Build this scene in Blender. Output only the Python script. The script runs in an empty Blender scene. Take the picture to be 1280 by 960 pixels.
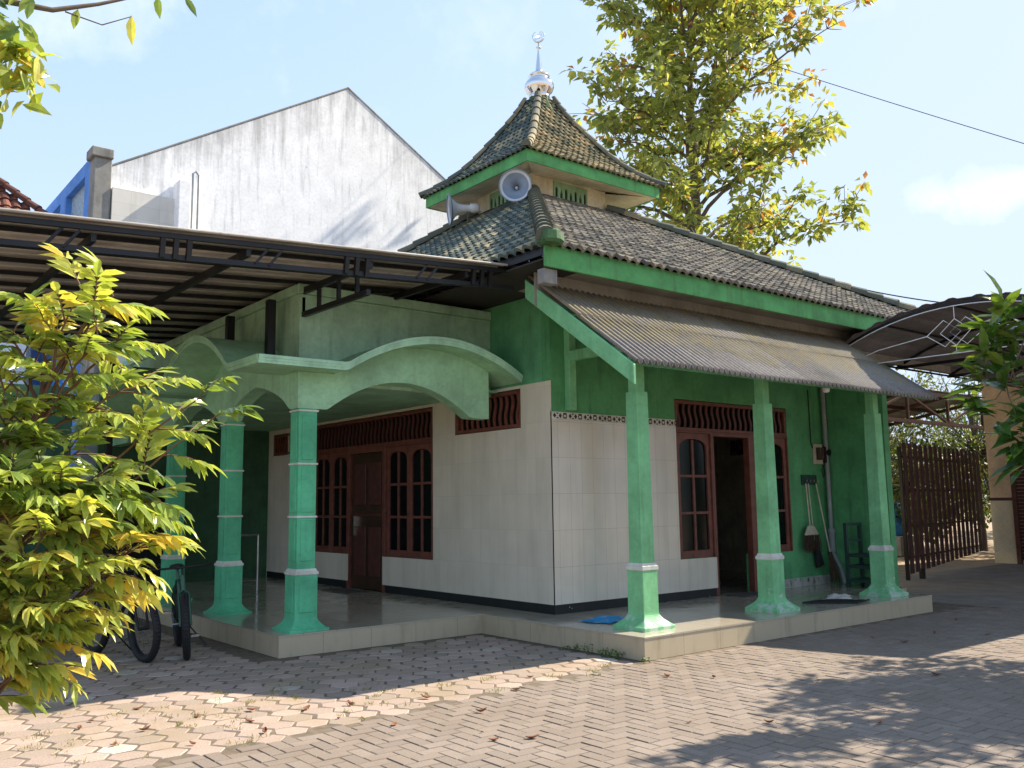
import bpy, bmesh, math, random
from mathutils import Vector, Matrix
R = random.Random(7)
rad = math.radians
scene = bpy.context.scene
COL = scene.collection

# ------------------------------------------------------------------ materials
def new_mat(name):
    m = bpy.data.materials.new(name); m.use_nodes = True
    nt = m.node_tree
    return m, nt, nt.nodes, nt.links, nt.nodes['Principled BSDF']

def noise(nt, scale, detail=4, rough=.55, vec=None, stretch=None):
    n = nt.nodes.new('ShaderNodeTexNoise'); n.inputs['Scale'].default_value = scale
    n.inputs['Detail'].default_value = detail; n.inputs['Roughness'].default_value = rough
    tc = nt.nodes.new('ShaderNodeTexCoord')
    if stretch:
        mp = nt.nodes.new('ShaderNodeMapping'); mp.inputs['Scale'].default_value = stretch
        nt.links.new(tc.outputs['Object'], mp.inputs['Vector']); nt.links.new(mp.outputs[0], n.inputs['Vector'])
    else:
        nt.links.new(tc.outputs['Object'], n.inputs['Vector'])
    return n

def ramp(nt, src, stops):
    r = nt.nodes.new('ShaderNodeValToRGB')
    el = r.color_ramp.elements
    while len(el) < len(stops): el.new(.5)
    for e, (p, c) in zip(el, stops):
        e.position = p; e.color = (*c, 1) if len(c) == 3 else c
    nt.links.new(src, r.inputs[0]); return r

def mix(nt, fac, a, b, mode='MIX'):
    m = nt.nodes.new('ShaderNodeMix'); m.data_type = 'RGBA'; m.blend_type = mode
    if isinstance(fac, (int, float)): m.inputs[0].default_value = fac
    else: nt.links.new(fac, m.inputs[0])
    for i, x in ((6, a), (7, b)):
        if isinstance(x, tuple): m.inputs[i].default_value = (*x, 1)
        else: nt.links.new(x, m.inputs[i])
    return m.outputs[2]

def bump(nt, bs, h, strength=.3, dist=.01):
    b = nt.nodes.new('ShaderNodeBump'); b.inputs['Strength'].default_value = strength
    b.inputs['Distance'].default_value = dist
    nt.links.new(h, b.inputs['Height']); nt.links.new(b.outputs[0], bs.inputs['Normal'])

def paint(name, col, rough=.6, stain=(.25, .24, .2), stain_amt=.5, peel=None, peel_at=.68, var=.22, spec=.4, low=None):
    """weathered paint: soft mottling, vertical rain streaks, optional peeled spots"""
    m, nt, N, L, bs = new_mat(name)
    n1 = noise(nt, 2.3, 5); n2 = noise(nt, 3.0, 4, stretch=(3.2, 3.2, .35)); n3 = noise(nt, 40, 3)
    dark = tuple(c*(1-var) for c in col); lite = tuple(min(1, c*(1+var)) for c in col)
    c = ramp(nt, n1.outputs[0], [(.3, dark), (.7, lite)]).outputs[0]
    f = ramp(nt, n2.outputs[0], [(.55, (0, 0, 0)), (.78, (stain_amt,)*3)]).outputs[0]
    c = mix(nt, f, c, stain)
    if peel:
        n4 = noise(nt, 9, 6, .65)
        f2 = ramp(nt, n4.outputs[0], [(peel_at, (0, 0, 0)), (peel_at+.03, (1, 1, 1))]).outputs[0]
        if low:
            tc = N.new('ShaderNodeTexCoord'); sx = N.new('ShaderNodeSeparateXYZ'); L.new(tc.outputs['Object'], sx.inputs[0])
            mr = N.new('ShaderNodeMapRange'); mr.inputs[1].default_value = low[1]; mr.inputs[2].default_value = low[0]
            L.new(sx.outputs[2], mr.inputs[0]); ad = N.new('ShaderNodeMath'); ad.operation = 'MULTIPLY_ADD'
            L.new(mr.outputs[0], ad.inputs[0]); ad.inputs[1].default_value = .3; L.new(n4.outputs[0], ad.inputs[2])
            f2 = ramp(nt, ad.outputs[0], [(peel_at, (0, 0, 0)), (peel_at+.05, (1, 1, 1))]).outputs[0]
        c = mix(nt, f2, c, peel)
    n6 = noise(nt, 14, 6, .7); c = mix(nt, .5, c, ramp(nt, n6.outputs[0], [(.3, (.72, .72, .70)), (.5, (1, 1, 1)), (.72, (1.18, 1.18, 1.15))]).outputs[0], 'MULTIPLY')
    n8 = noise(nt, 5.5, 8, .75); f8 = ramp(nt, n8.outputs[0], [(.63, (0, 0, 0)), (.70, (.55,)*3), (.73, (.15,)*3)]).outputs[0]
    c = mix(nt, f8, c, tuple(x*.55+.03 for x in col))
    L.new(c, bs.inputs['Base Color'])
    bs.inputs['Roughness'].default_value = rough
    bs.inputs['Specular IOR Level'].default_value = spec
    ad6 = N.new('ShaderNodeMath'); ad6.operation = 'MULTIPLY_ADD'; ad6.inputs[1].default_value = 2.5; L.new(n6.outputs[0], ad6.inputs[0]); L.new(n3.outputs[0], ad6.inputs[2])
    bump(nt, bs, ad6.outputs[0], .16, .006)
    return m

def plain(name, col, rough=.5, metal=0, var=.15, scale=6, spec=.5):
    m, nt, N, L, bs = new_mat(name)
    n1 = noise(nt, scale, 5)
    L.new(ramp(nt, n1.outputs[0], [(.3, tuple(c*(1-var) for c in col)), (.7, tuple(min(1, c*(1+var)) for c in col))]).outputs[0], bs.inputs['Base Color'])
    bs.inputs['Roughness'].default_value = rough; bs.inputs['Metallic'].default_value = metal
    bs.inputs['Specular IOR Level'].default_value = spec
    return m

def rnd_mat(name, stops, rough=.8, dirt=None, dirt_scale=3, dirt_lo=.5, dirt_hi=.7, spec=.3, fine=60, bumps=.25, stretch=None):
    """colour picked per tile / brick / stone from the face attribute «rnd», plus large-scale dirt"""
    m, nt, N, L, bs = new_mat(name)
    at = N.new('ShaderNodeAttribute'); at.attribute_name = 'rnd'
    c = ramp(nt, at.outputs['Fac'], stops).outputs[0]
    n3 = noise(nt, fine, 4, .7)
    c = mix(nt, .55, c, ramp(nt, n3.outputs[0], [(.25, (.45, .45, .45)), (.75, (1.45, 1.45, 1.45))]).outputs[0], 'MULTIPLY')
    if dirt:
        n2 = noise(nt, dirt_scale, 6, .65, stretch=stretch)
        f = ramp(nt, n2.outputs[0], [(dirt_lo, (0, 0, 0)), (dirt_hi, (.85,)*3)]).outputs[0]
        c = mix(nt, f, c, dirt)
    L.new(c, bs.inputs['Base Color']); bs.inputs['Roughness'].default_value = rough
    bs.inputs['Specular IOR Level'].default_value = spec
    bump(nt, bs, n3.outputs[0], bumps, .006)
    return m

def leaf_mat(name, stops, trans=.4, rough=.35):
    m, nt, N, L, bs = new_mat(name)
    at = N.new('ShaderNodeAttribute'); at.attribute_name = 'rnd'
    r = ramp(nt, at.outputs['Fac'], stops)
    n = noise(nt, 25, 3)
    c = mix(nt, .5, r.outputs[0], ramp(nt, n.outputs[0], [(.3, (.6, .6, .6)), (.7, (1.35, 1.35, 1.35))]).outputs[0], 'MULTIPLY')
    L.new(c, bs.inputs['Base Color']); bs.inputs['Roughness'].default_value = rough
    bs.inputs['Specular IOR Level'].default_value = .5
    tr = N.new('ShaderNodeBsdfTranslucent'); mx = N.new('ShaderNodeMixShader'); mx.inputs[0].default_value = trans
    tc = mix(nt, 1.0, c, (1.35, 1.35, .65), 'MULTIPLY'); L.new(tc, tr.inputs[0])
    L.new(bs.outputs[0], mx.inputs[1]); L.new(tr.outputs[0], mx.inputs[2])
    L.new(mx.outputs[0], N['Material Output'].inputs[0])
    return m

def tile_mat(name, axis, w=.2, h=.455, z0=.346, col=(.76, .69, .57), rough=.13):
    """glazed wall tiles; axis = which world axis runs along the wall"""
    m, nt, N, L, bs = new_mat(name)
    tc = N.new('ShaderNodeTexCoord'); sx = N.new('ShaderNodeSeparateXYZ'); cb = N.new('ShaderNodeCombineXYZ')
    L.new(tc.outputs['Object'], sx.inputs[0]); ao = N.new('ShaderNodeMath'); ao.inputs[1].default_value = .1 if axis == 0 else .05; L.new(sx.outputs[axis], ao.inputs[0]); L.new(ao.outputs[0], cb.inputs[0])
    sb = N.new('ShaderNodeMath'); sb.operation = 'SUBTRACT'; sb.inputs[1].default_value = z0
    L.new(sx.outputs[2], sb.inputs[0]); L.new(sb.outputs[0], cb.inputs[1])
    b = N.new('ShaderNodeTexBrick'); b.offset = 0; b.inputs['Scale'].default_value = 1
    b.inputs['Brick Width'].default_value = w; b.inputs['Row Height'].default_value = h
    b.inputs['Mortar Size'].default_value = .0022; b.inputs['Mortar Smooth'].default_value = .2
    b.inputs['Color1'].default_value = (*col, 1); b.inputs['Color2'].default_value = (*[c*.93 for c in col], 1)
    b.inputs['Mortar'].default_value = (*[c*(.80 if axis else .60) for c in col], 1)
    L.new(cb.outputs[0], b.inputs['Vector'])
    n = noise(nt, 1.7, 4); c = mix(nt, .4, b.outputs[0], ramp(nt, n.outputs[0], [(.3, (.8, .8, .78)), (.7, (1.1, 1.1, 1.1))]).outputs[0], 'MULTIPLY')
    n2 = noise(nt, 2.2, 5, stretch=(2.5, 2.5, .3)); f = ramp(nt, n2.outputs[0], [(.5, (0, 0, 0)), (.8, (.35,)*3)]).outputs[0]
    c = mix(nt, f, c, (.42, .39, .31))
    L.new(c, bs.inputs['Base Color']); bs.inputs['Roughness'].default_value = rough
    n5 = noise(nt, 3.5, 2); bump(nt, bs, n5.outputs[0], .06, .01)
    return m

def floor_tile_mat(name, col=(.47, .41, .32)):
    m, nt, N, L, bs = new_mat(name)
    tc = N.new('ShaderNodeTexCoord'); b = N.new('ShaderNodeTexBrick'); b.offset = 0; b.inputs['Scale'].default_value = 1
    b.inputs['Brick Width'].default_value = .4; b.inputs['Row Height'].default_value = .4
    b.inputs['Mortar Size'].default_value = .003
    b.inputs['Color1'].default_value = (*col, 1); b.inputs['Color2'].default_value = (*[c*.95 for c in col], 1)
    b.inputs['Mortar'].default_value = (.22, .2, .17, 1); L.new(tc.outputs['Object'], b.inputs['Vector'])
    n = noise(nt, 3, 6, .65); f = ramp(nt, n.outputs[0], [(.5, (0, 0, 0)), (.75, (.45,)*3)]).outputs[0]
    c = mix(nt, f, b.outputs[0], (.33, .30, .24)); L.new(c, bs.inputs['Base Color'])
    rr = ramp(nt, n.outputs[0], [(.35, (.06,)*3), (.7, (.24,)*3)]); L.new(rr.outputs[0], bs.inputs['Roughness'])
    return m

M = {}
def riser_mat():
    m, nt, N, L, bs = new_mat('terrace_edge_tile')
    tc = N.new('ShaderNodeTexCoord'); sx = N.new('ShaderNodeSeparateXYZ'); cb = N.new('ShaderNodeCombineXYZ'); ad = N.new('ShaderNodeMath')
    L.new(tc.outputs['Object'], sx.inputs[0]); L.new(sx.outputs[0], ad.inputs[0]); L.new(sx.outputs[1], ad.inputs[1]); L.new(ad.outputs[0], cb.inputs[0]); cb.inputs[1].default_value = .9
    b = N.new('ShaderNodeTexBrick'); b.offset = 0; b.inputs['Scale'].default_value = 1; b.inputs['Brick Width'].default_value = .6; b.inputs['Row Height'].default_value = 2
    b.inputs['Mortar Size'].default_value = .003; b.inputs['Color1'].default_value = (.50, .42, .29, 1); b.inputs['Color2'].default_value = (.46, .385, .265, 1); b.inputs['Mortar'].default_value = (.26, .21, .15, 1)
    L.new(cb.outputs[0], b.inputs['Vector'])
    n2 = noise(nt, 3, 5, stretch=(2.5, 2.5, .6)); f = ramp(nt, n2.outputs[0], [(.5, (0, 0, 0)), (.8, (.55,)*3)]).outputs[0]
    L.new(mix(nt, f, b.outputs[0], (.25, .2, .13)), bs.inputs['Base Color']); bs.inputs['Roughness'].default_value = .35
    return m
M['green'] = paint('bright_green_paint', (.10, .35, .145), .65, (.03, .10, .05), .5, (.30, .36, .30), .74)
M['green_side'] = paint('green_side_paint', (.12, .39, .19), .6, (.05, .14, .09), .55, (.2, .3, .22), .76)
M['lightgreen'] = paint('pale_green_paint', (.32, .57, .35), .6, (.16, .26, .12), .28, (.09, .12, .06), .74)
M['mint'] = paint('mint_edge_paint', (.42, .72, .52), .6, (.2, .3, .2), .35)
M['parapet'] = paint('parapet_green_paint', (.35, .55, .39), .7, (.09, .13, .09), .4, (.05, .06, .05), .74)
M['column'] = paint('column_green_paint', (.20, .52, .25), .65, (.10, .25, .11), .5, (.43, .58, .45), .735, low=(.15, .75))
M['column_porch'] = paint('porch_column_paint', (.10, .48, .26), .6, (.06, .22, .12), .35, (.45, .5, .45), .79)
M['band'] = paint('white_band_paint', (.66, .66, .60), .6, (.3, .3, .27), .3)
M['fascia'] = paint('fascia_green_paint', (.09, .33, .10), .65, (.09, .14, .05), .7, (.16, .24, .12), .68, .28)
M['cream'] = paint('cream_turret_paint', (.66, .60, .44), .8, (.34, .30, .2), .5)
M['ventgreen'] = paint('vent_green_paint', (.25, .42, .25), .7, (.15, .2, .12), .4)
M['slot'] = plain('dark_slot', (.01, .014, .012), .9)
M['tileX'] = tile_mat('wall_tile_front', 0)
M['tileY'] = tile_mat('wall_tile_side', 1)
M['floor'] = floor_tile_mat('terrace_floor_tile')
M['riser'] = riser_mat()
M['skirt'] = paint('black_skirting', (.012, .014, .014), .5, (.05, .05, .05), .3, (.5, .5, .47), .70)
M['wood'] = plain('red_brown_wood', (.165, .052, .034), .45, 0, .3, 9)
M['wooddark'] = plain('dark_red_wood', (.085, .024, .017), .5, 0, .3, 9)
M['doorwood'] = plain('brown_door_wood', (.05, .022, .012), .4, 0, .35, 5)
M['glass'] = plain('dark_window_glass', (.004, .005, .006), .12, 0, .1, 6, .25)
M['steelpost'] = plain('black_steel', (.012, .013, .015), .45, .3, .2)
M['sheetunder'] = paint('carport_sheet', (.38, .355, .32), .5, (.2, .18, .15), .5)
M['sheetdark'] = paint('dark_metal_sheet', (.19, .18, .205), .45, (.07, .055, .05), .5)
M['whitesteel'] = plain('white_steel_bar', (.75, .75, .75), .4)
M['asb'] = rnd_mat('asbestos_sheet', [(0, (.19, .17, .155)), (1, (.29, .265, .24))], .85, (.10, .095, .08), 1.5, .50, .72, fine=30)
M['tiles'] = rnd_mat('old_roof_tile', [(0, (.10, .095, .085)), (.35, (.21, .18, .145)), (.7, (.32, .275, .215)), (1, (.42, .355, .24))], .85, (.10, .105, .08), 1.6, .50, .68, fine=35, stretch=(2.4, .55, .55))
M['tilesgreen'] = rnd_mat('green_glazed_roof_tile', [(0, (.05, .07, .065)), (.4, (.11, .135, .115)), (.7, (.24, .22, .15)), (1, (.42, .34, .18))], .75, (.07, .10, .09), 1.3, .47, .66, fine=35, stretch=(.55, 2.4, .55))
M['tilesturret'] = rnd_mat('turret_roof_tile', [(0, (.07, .08, .055)), (.3, (.20, .18, .10)), (.7, (.36, .28, .15)), (1, (.48, .36, .19))], .8, (.08, .11, .07), 2.4, .56, .72, fine=35)
M['ridge'] = rnd_mat('mossy_ridge_tile', [(0, (.07, .085, .07)), (.5, (.14, .145, .115)), (1, (.32, .27, .17))], .85, (.10, .12, .085), 2.5, .5, .7, fine=30)
M['brick'] = rnd_mat('grey_paving_brick', [(0, (.225, .182, .150)), (.5, (.255, .206, .170)), (1, (.285, .232, .193))], .9, (.20, .155, .118), .8, .40, .70, fine=90)
M['hex'] = rnd_mat('pink_hex_paver', [(0, (.31, .25, .205)), (.45, (.39, .295, .245)), (.95, (.46, .35, .29)), (.975, (.52, .46, .39)), (1, (.55, .49, .42))], .88, (.29, .225, .135), 1.0, .47, .70, fine=70)
M['joint'] = plain('paving_joint_soil', (.15, .115, .082), .95, 0, .35, 12)
M['soil'] = paint('dusty_ground', (.34, .25, .16), .95, (.2, .15, .08), .4)
M['concrete'] = paint('driveway_concrete', (.24, .21, .18), .9, (.15, .13, .11), .5)
M['ridgeend'] = paint('mossy_green_concrete', (.055, .13, .05), .85, (.05, .06, .03), .8, (.14, .15, .09), .6, .35)
M['greyplaster'] = paint('stained_plaster', (.42, .41, .36), .8, (.10, .12, .09), .8, (.05, .13, .08), .6)
M['soffitshade'] = plain('shaded_roof_underside', (.035, .032, .03), .9)  # soffit darkened so its colour carries the shade under the left eave
M['soffit'] = paint('grey_soffit', (.28, .27, .25), .8, (.15, .14, .12), .5)
M['gablewall'] = paint('white_gable_wall', (.91, .91, .92), .85, (.42, .43, .45), .6, (.55, .54, .52), .66, var=.07)
M['blockwall'] = tile_mat('white_block', 0, .62, .3, 7.7, (.72, .69, .63), .85)
M['bluewall'] = paint('blue_plaster', (.10, .28, .72), .7, (.1, .2, .45), .3)
M['bluelattice'] = rnd_mat('pale_blue_lattice', [(0, (.2, .36, .5)), (1, (.45, .6, .7))], .6, fine=14)
M['greypillar'] = paint('grey_concrete_pillar', (.27, .26, .24), .9, (.06, .06, .06), .85)
M['terracotta'] = rnd_mat('terracotta_tile', [(0, (.09, .035, .025)), (1, (.22, .085, .055))], .8, fine=30)
M['peach'] = paint('peach_plaster', (.60, .43, .27), .8, (.4, .25, .13), .4)
M['plinthtile'] = tile_mat('cream_plinth_tile', 1, .3, .3, 0, (.62, .52, .34), .3)
M['gatewood'] = plain('dark_maroon_slat', (.055, .017, .015), .6, 0, .35, 4)
M['steel'] = plain('polished_steel', (.80, .78, .76), .12, 1, .05)
M['hornwhite'] = plain('horn_grey_white', (.62, .63, .64), .5)
M['horninside'] = plain('horn_blue_grey', (.20, .25, .32), .45)
M['bark'] = paint('tree_bark', (.14, .11, .085), .9, (.06, .05, .04), .5)
M['barkred'] = plain('reddish_stem', (.16, .075, .04), .7)
M['rubber'] = plain('tyre_rubber', (.012, .012, .013), .7)
M['bikegreen'] = plain('dark_green_frame', (.02, .09, .05), .3)
M['chrome'] = plain('dull_chrome', (.4, .4, .4), .3, 1)
M['pvc'] = plain('grey_pvc', (.30, .32, .33), .45)
M['fibre'] = plain('brown_fibre', (.07, .04, .025), .9, 0, .4, 40)
M['bamboo'] = plain('pale_stick', (.58, .52, .40), .6)
M['bluecloth'] = paint('blue_cloth', (.03, .26, .52), .85, (.5, .55, .6), .9)
M['whitecloth'] = plain('dirty_white_cloth', (.52, .48, .44), .9)
M['mat'] = plain('grey_doormat', (.10, .085, .075), .95, 0, .5, 30)
M['cart'] = plain('dark_green_steel', (.02, .055, .045), .5)
M['bluedrum'] = plain('blue_drum', (.02, .20, .50), .4)
M['wire'] = plain('black_wire', (.01, .01, .01), .6)
M['leafdry'] = plain('dry_leaf', (.22, .085, .045), .8, 0, .4, 20)
M['leaf_bush'] = leaf_mat('bush_leaf', [(0, (.07, .13, .04)), (.33, (.21, .30, .07)), (.62, (.40, .47, .10)), (.92, (.60, .58, .14)), (1, (.66, .50, .10))], .42, .28)
M['leaf_tree'] = leaf_mat('broad_tree_leaf', [(0, (.13, .165, .06)), (.42, (.28, .325, .095)), (.8, (.50, .49, .12)), (.97, (.50, .36, .09)), (1, (.46, .20, .07))], .45, .45)
M['leaf_dark'] = leaf_mat('dark_leaf', [(0, (.03, .085, .015)), (.6, (.07, .15, .025)), (1, (.22, .30, .05))], .3, .3)
M['leaf_garden'] = leaf_mat('garden_leaf', [(0, (.04, .08, .02)), (.5, (.12, .17, .04)), (1, (.34, .30, .12))], .3, .5)
M['grass'] = leaf_mat('dry_grass', [(0, (.16, .19, .05)), (1, (.38, .33, .12))], .3, .7)
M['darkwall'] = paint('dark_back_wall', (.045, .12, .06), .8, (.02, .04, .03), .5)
M['bordertile'] = None

def lichen():
    m = M['asb']; nt = m.node_tree; bs = nt.nodes['Principled BSDF']; src = bs.inputs['Base Color'].links[0].from_socket
    tc = nt.nodes.new('ShaderNodeTexCoord'); sx = nt.nodes.new('ShaderNodeSeparateXYZ'); nt.links.new(tc.outputs['Object'], sx.inputs[0])
    n = noise(nt, 2.2, 5, stretch=(1, 1, 1)); md = nt.nodes.new('ShaderNodeMath'); md.operation = 'MULTIPLY_ADD'; md.inputs[1].default_value = 1.1
    nt.links.new(n.outputs[0], md.inputs[0]); nt.links.new(sx.outputs[1], md.inputs[2])
    f = ramp(nt, md.outputs[0], [(.72, (0, 0, 0)), (.95, (.6, .6, .6)), (1.0, (.6, .6, .6))]).outputs[0]
    n2 = noise(nt, 7, 5); f = mix(nt, 1.0, f, ramp(nt, n2.outputs[0], [(.4, (.2, .2, .2)), (.65, (1, 1, 1))]).outputs[0], 'MULTIPLY')
    nt.links.new(mix(nt, f, src, (.30, .235, .085)), bs.inputs['Base Color'])
lichen()
def coping_stain():
    m = M['gablewall']; nt = m.node_tree; bs = nt.nodes['Principled BSDF']; src = bs.inputs['Base Color'].links[0].from_socket
    def mth(op, a, b=None, c=None):
        n = nt.nodes.new('ShaderNodeMath'); n.operation = op
        for i, v in enumerate((a, b, c)):
            if v is None: continue
            if isinstance(v, (int, float)): n.inputs[i].default_value = v
            else: nt.links.new(v, n.inputs[i])
        return n.outputs[0]
    tc = nt.nodes.new('ShaderNodeTexCoord'); sx = nt.nodes.new('ShaderNodeSeparateXYZ'); nt.links.new(tc.outputs['Object'], sx.inputs[0])
    top = mth('MULTIPLY_ADD', mth('ABSOLUTE', mth('SUBTRACT', sx.outputs[0], 4.08)), -.6, 12.62); d = mth('SUBTRACT', top, sx.outputs[2])
    n = noise(nt, 1.0, 6, .7, stretch=(3.4, 1, .22)); n2 = noise(nt, 2.6, 7, .7)
    k = mth('SUBTRACT', mth('ADD', n.outputs[0], mth('MULTIPLY', n2.outputs[0], .35)), mth('MULTIPLY', d, .16))
    f = ramp(nt, k, [(.52, (0, 0, 0)), (.78, (.6,)*3)]).outputs[0]
    nt.links.new(mix(nt, f, src, (.24, .235, .225)), bs.inputs['Base Color'])
coping_stain()
def border_mat():
    m, nt, N, L, bs = new_mat('patterned_border_tile')
    tc = N.new('ShaderNodeTexCoord'); v = N.new('ShaderNodeTexVoronoi'); v.inputs['Scale'].default_value = 17
    v.distance = 'CHEBYCHEV'; v.inputs['Randomness'].default_value = .35
    L.new(tc.outputs['Object'], v.inputs['Vector'])
    c = ramp(nt, v.outputs['Distance'], [(.0, (.05, .035, .03)), (.25, (.10, .06, .05)), (.33, (.62, .56, .46)), (.62, (.5, .44, .35)), (.68, (.06, .05, .05))])
    c.color_ramp.interpolation = 'CONSTANT'
    L.new(c.outputs[0], bs.inputs['Base Color']); bs.inputs['Roughness'].default_value = .2
    return m
M['bordertile'] = border_mat()

# ------------------------------------------------------------------ mesh builder
class MB:
    def __init__(s): s.v = []; s.f = []; s.r = []; s.m = []
    def face(s, pts, rnd=None, mi=0):
        i = len(s.v); s.v += [tuple(p) for p in pts]; s.f.append(tuple(range(i, i+len(pts))))
        s.r.append(R.random() if rnd is None else rnd); s.m.append(mi)
    def grid(s, rows, rnd=None, mi=0, close=False):
        """rows: list of equal-length point lists sharing vertices"""
        i = len(s.v); n = len(rows[0])
        for r in rows: s.v += [tuple(p) for p in r]
        for a in range(len(rows)-1):
            for b in range(n if close else n-1):
                c = (b+1) % n
                s.f.append((i+a*n+b, i+a*n+c, i+(a+1)*n+c, i+(a+1)*n+b))
                s.r.append(R.random() if rnd is None else rnd); s.m.append(mi)
    def box(s, x0, x1, y0, y1, z0, z1, rnd=None, mi=0, T=None):
        P = [(x0,y0,z0),(x1,y0,z0),(x1,y1,z0),(x0,y1,z0),(x0,y0,z1),(x1,y0,z1),(x1,y1,z1),(x0,y1,z1)]
        if T: P = [T(*p) for p in P]
        i = len(s.v); s.v += [tuple(p) for p in P]; k = R.random() if rnd is None else rnd
        for q in ((0,3,2,1),(4,5,6,7),(0,1,5,4),(1,2,6,5),(2,3,7,6),(3,0,4,7)):
            s.f.append(tuple(i+a for a in q)); s.r.append(k); s.m.append(mi)
    def prism(s, poly, off, rnd=None, mi=0):
        """closed polygon (list of 3D points) extruded by vector off"""
        off = Vector(off); a = [Vector(p) for p in poly]; b = [p+off for p in a]; n = len(a); k = R.random() if rnd is None else rnd
        i = len(s.v); s.v += [tuple(p) for p in a+b]
        s.f.append(tuple(i+q for q in range(n))); s.f.append(tuple(i+n+q for q in reversed(range(n))))
        s.r += [k, k]; s.m += [mi, mi]
        for q in range(n):
            w = (q+1) % n; s.f.append((i+w, i+q, i+n+q, i+n+w)); s.r.append(k); s.m.append(mi)
    def strip_solid(s, pts_bot, pts_top, off, rnd=None, mi=0):
        """wall whose lower and upper edges are given point by point, thickened by off"""
        off = Vector(off); b = [Vector(p) for p in pts_bot]; t = [Vector(p) for p in pts_top]
        s.grid([b, t], rnd, mi); s.grid([[p+off for p in t], [p+off for p in b]], rnd, mi)
        s.grid([t, [p+off for p in t]], rnd, mi); s.grid([[p+off for p in b], b], rnd, mi)
        for e in (0, -1): s.face([b[e], t[e], t[e]+off, b[e]+off], rnd, mi)
    def tube(s, pts, r, n=8, rnd=None, mi=0, caps=True):
        pts = [Vector(p) for p in pts]
        rs = r if isinstance(r, (list, tuple)) else [r]*len(pts)
        k = R.random() if rnd is None else rnd; rings = []
        up = None
        for i, p in enumerate(pts):
            d = (pts[min(i+1, len(pts)-1)] - pts[max(i-1, 0)]).normalized()
            if up is None: up = Vector((0,0,1)) if abs(d.z) < .9 else Vector((1,0,0))
            a = d.cross(up).normalized(); up = a.cross(d).normalized()
            rings.append([p + (a*math.cos(t)+up*math.sin(t))*rs[i] for t in [2*math.pi*j/n for j in range(n)]])
        s.grid(rings, k, mi, close=True)
        if caps: s.face(list(reversed(rings[0])), k, mi); s.face(rings[-1], k, mi)
    def lathe(s, prof, c, axis=(0,0,1), n=24, rnd=None, mi=0):
        """prof: (radius, distance along axis)"""
        ax = Vector(axis).normalized(); a = ax.orthogonal().normalized(); b = ax.cross(a); c = Vector(c)
        k = R.random() if rnd is None else rnd
        s.grid([[c + ax*h + (a*math.cos(t)+b*math.sin(t))*r for t in [2*math.pi*j/n for j in range(n)]] for r, h in prof], k, mi, close=True)
    def bar(s, p, q, w, h=None, rnd=None, mi=0, up=(0,0,1)):
        """rectangular bar from p to q"""
        p = Vector(p); q = Vector(q); h = h or w; d = (q-p).normalized(); u = Vector(up)
        if abs(d.dot(u)) > .95: u = Vector((0,1,0)) if abs(d.y) < .9 else Vector((1,0,0))
        a = d.cross(u).normalized(); b = a.cross(d).normalized()
        ring = lambda c: [c+a*w/2+b*h/2, c-a*w/2+b*h/2, c-a*w/2-b*h/2, c+a*w/2-b*h/2]
        r0 = ring(p); r1 = ring(q); k = R.random() if rnd is None else rnd
        s.grid([r0, r1], k, mi, close=True); s.face(list(reversed(r0)), k, mi); s.face(r1, k, mi)
    def leaf(s, p, d, n, L, W, rnd=None, droop=.25, mi=0, fold=.25, segs=2):
        """a leaf blade from p along d with face normal n, folded along the midrib"""
        p = Vector(p); d = Vector(d).normalized(); sd = d.cross(Vector(n))
        if sd.length < 1e-3: sd = d.orthogonal()
        sd.normalize(); nn = sd.cross(d).normalized(); k = R.random() if rnd is None else rnd
        prof = [(0, 0), (.35, .92), (.68, .8), (1, 0)] if segs == 2 else [(0, 0), (.45, 1), (1, 0)]
        mid = []; lf = []; rt = []
        for t, w in prof:
            c = p + d*(L*t) - nn*(droop*L*t*t)
            mid.append(c); e = nn*(fold*W*.5*w)
            lf.append(c+sd*(W*.5*w)+e); rt.append(c-sd*(W*.5*w)+e)
        i = len(s.v)
        if segs == 2:
            s.v += [tuple(x) for x in (mid[0], lf[1], mid[1], rt[1], lf[2], mid[2], rt[2], mid[3])]
            fs = ((0,2,1),(0,3,2),(1,2,5,4),(2,3,6,5),(4,5,7),(5,6,7))
        else:
            s.v += [tuple(x) for x in (mid[0], lf[1], mid[1], rt[1], mid[2])]
            fs = ((0,2,1),(0,3,2),(1,2,4),(2,3,4))
        for q in fs: s.f.append(tuple(i+a for a in q)); s.r.append(k); s.m.append(mi)
    def build(s, name, mats, parent=None, smooth=False, bevel=0, solid=0):
        me = bpy.data.meshes.new(name); me.from_pydata(s.v, [], s.f)
        if not isinstance(mats, (list, tuple)): mats = [mats]
        for m in mats: me.materials.append(m)
        if len(mats) > 1: me.polygons.foreach_set('material_index', s.m)
        a = me.attributes.new('rnd', 'FLOAT', 'FACE'); a.data.foreach_set('value', s.r)
        if smooth: me.polygons.foreach_set('use_smooth', [True]*len(s.f))
        me.update()
        o = bpy.data.objects.new(name, me); COL.objects.link(o)
        if parent: attach(o, parent)
        if bevel:
            b = o.modifiers.new('bevel', 'BEVEL'); b.width = bevel; b.segments = 1; b.limit_method = 'ANGLE'; b.angle_limit = rad(40)
        if solid:
            b = o.modifiers.new('solid', 'SOLIDIFY'); b.thickness = solid; b.offset = -1
        return o

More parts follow.
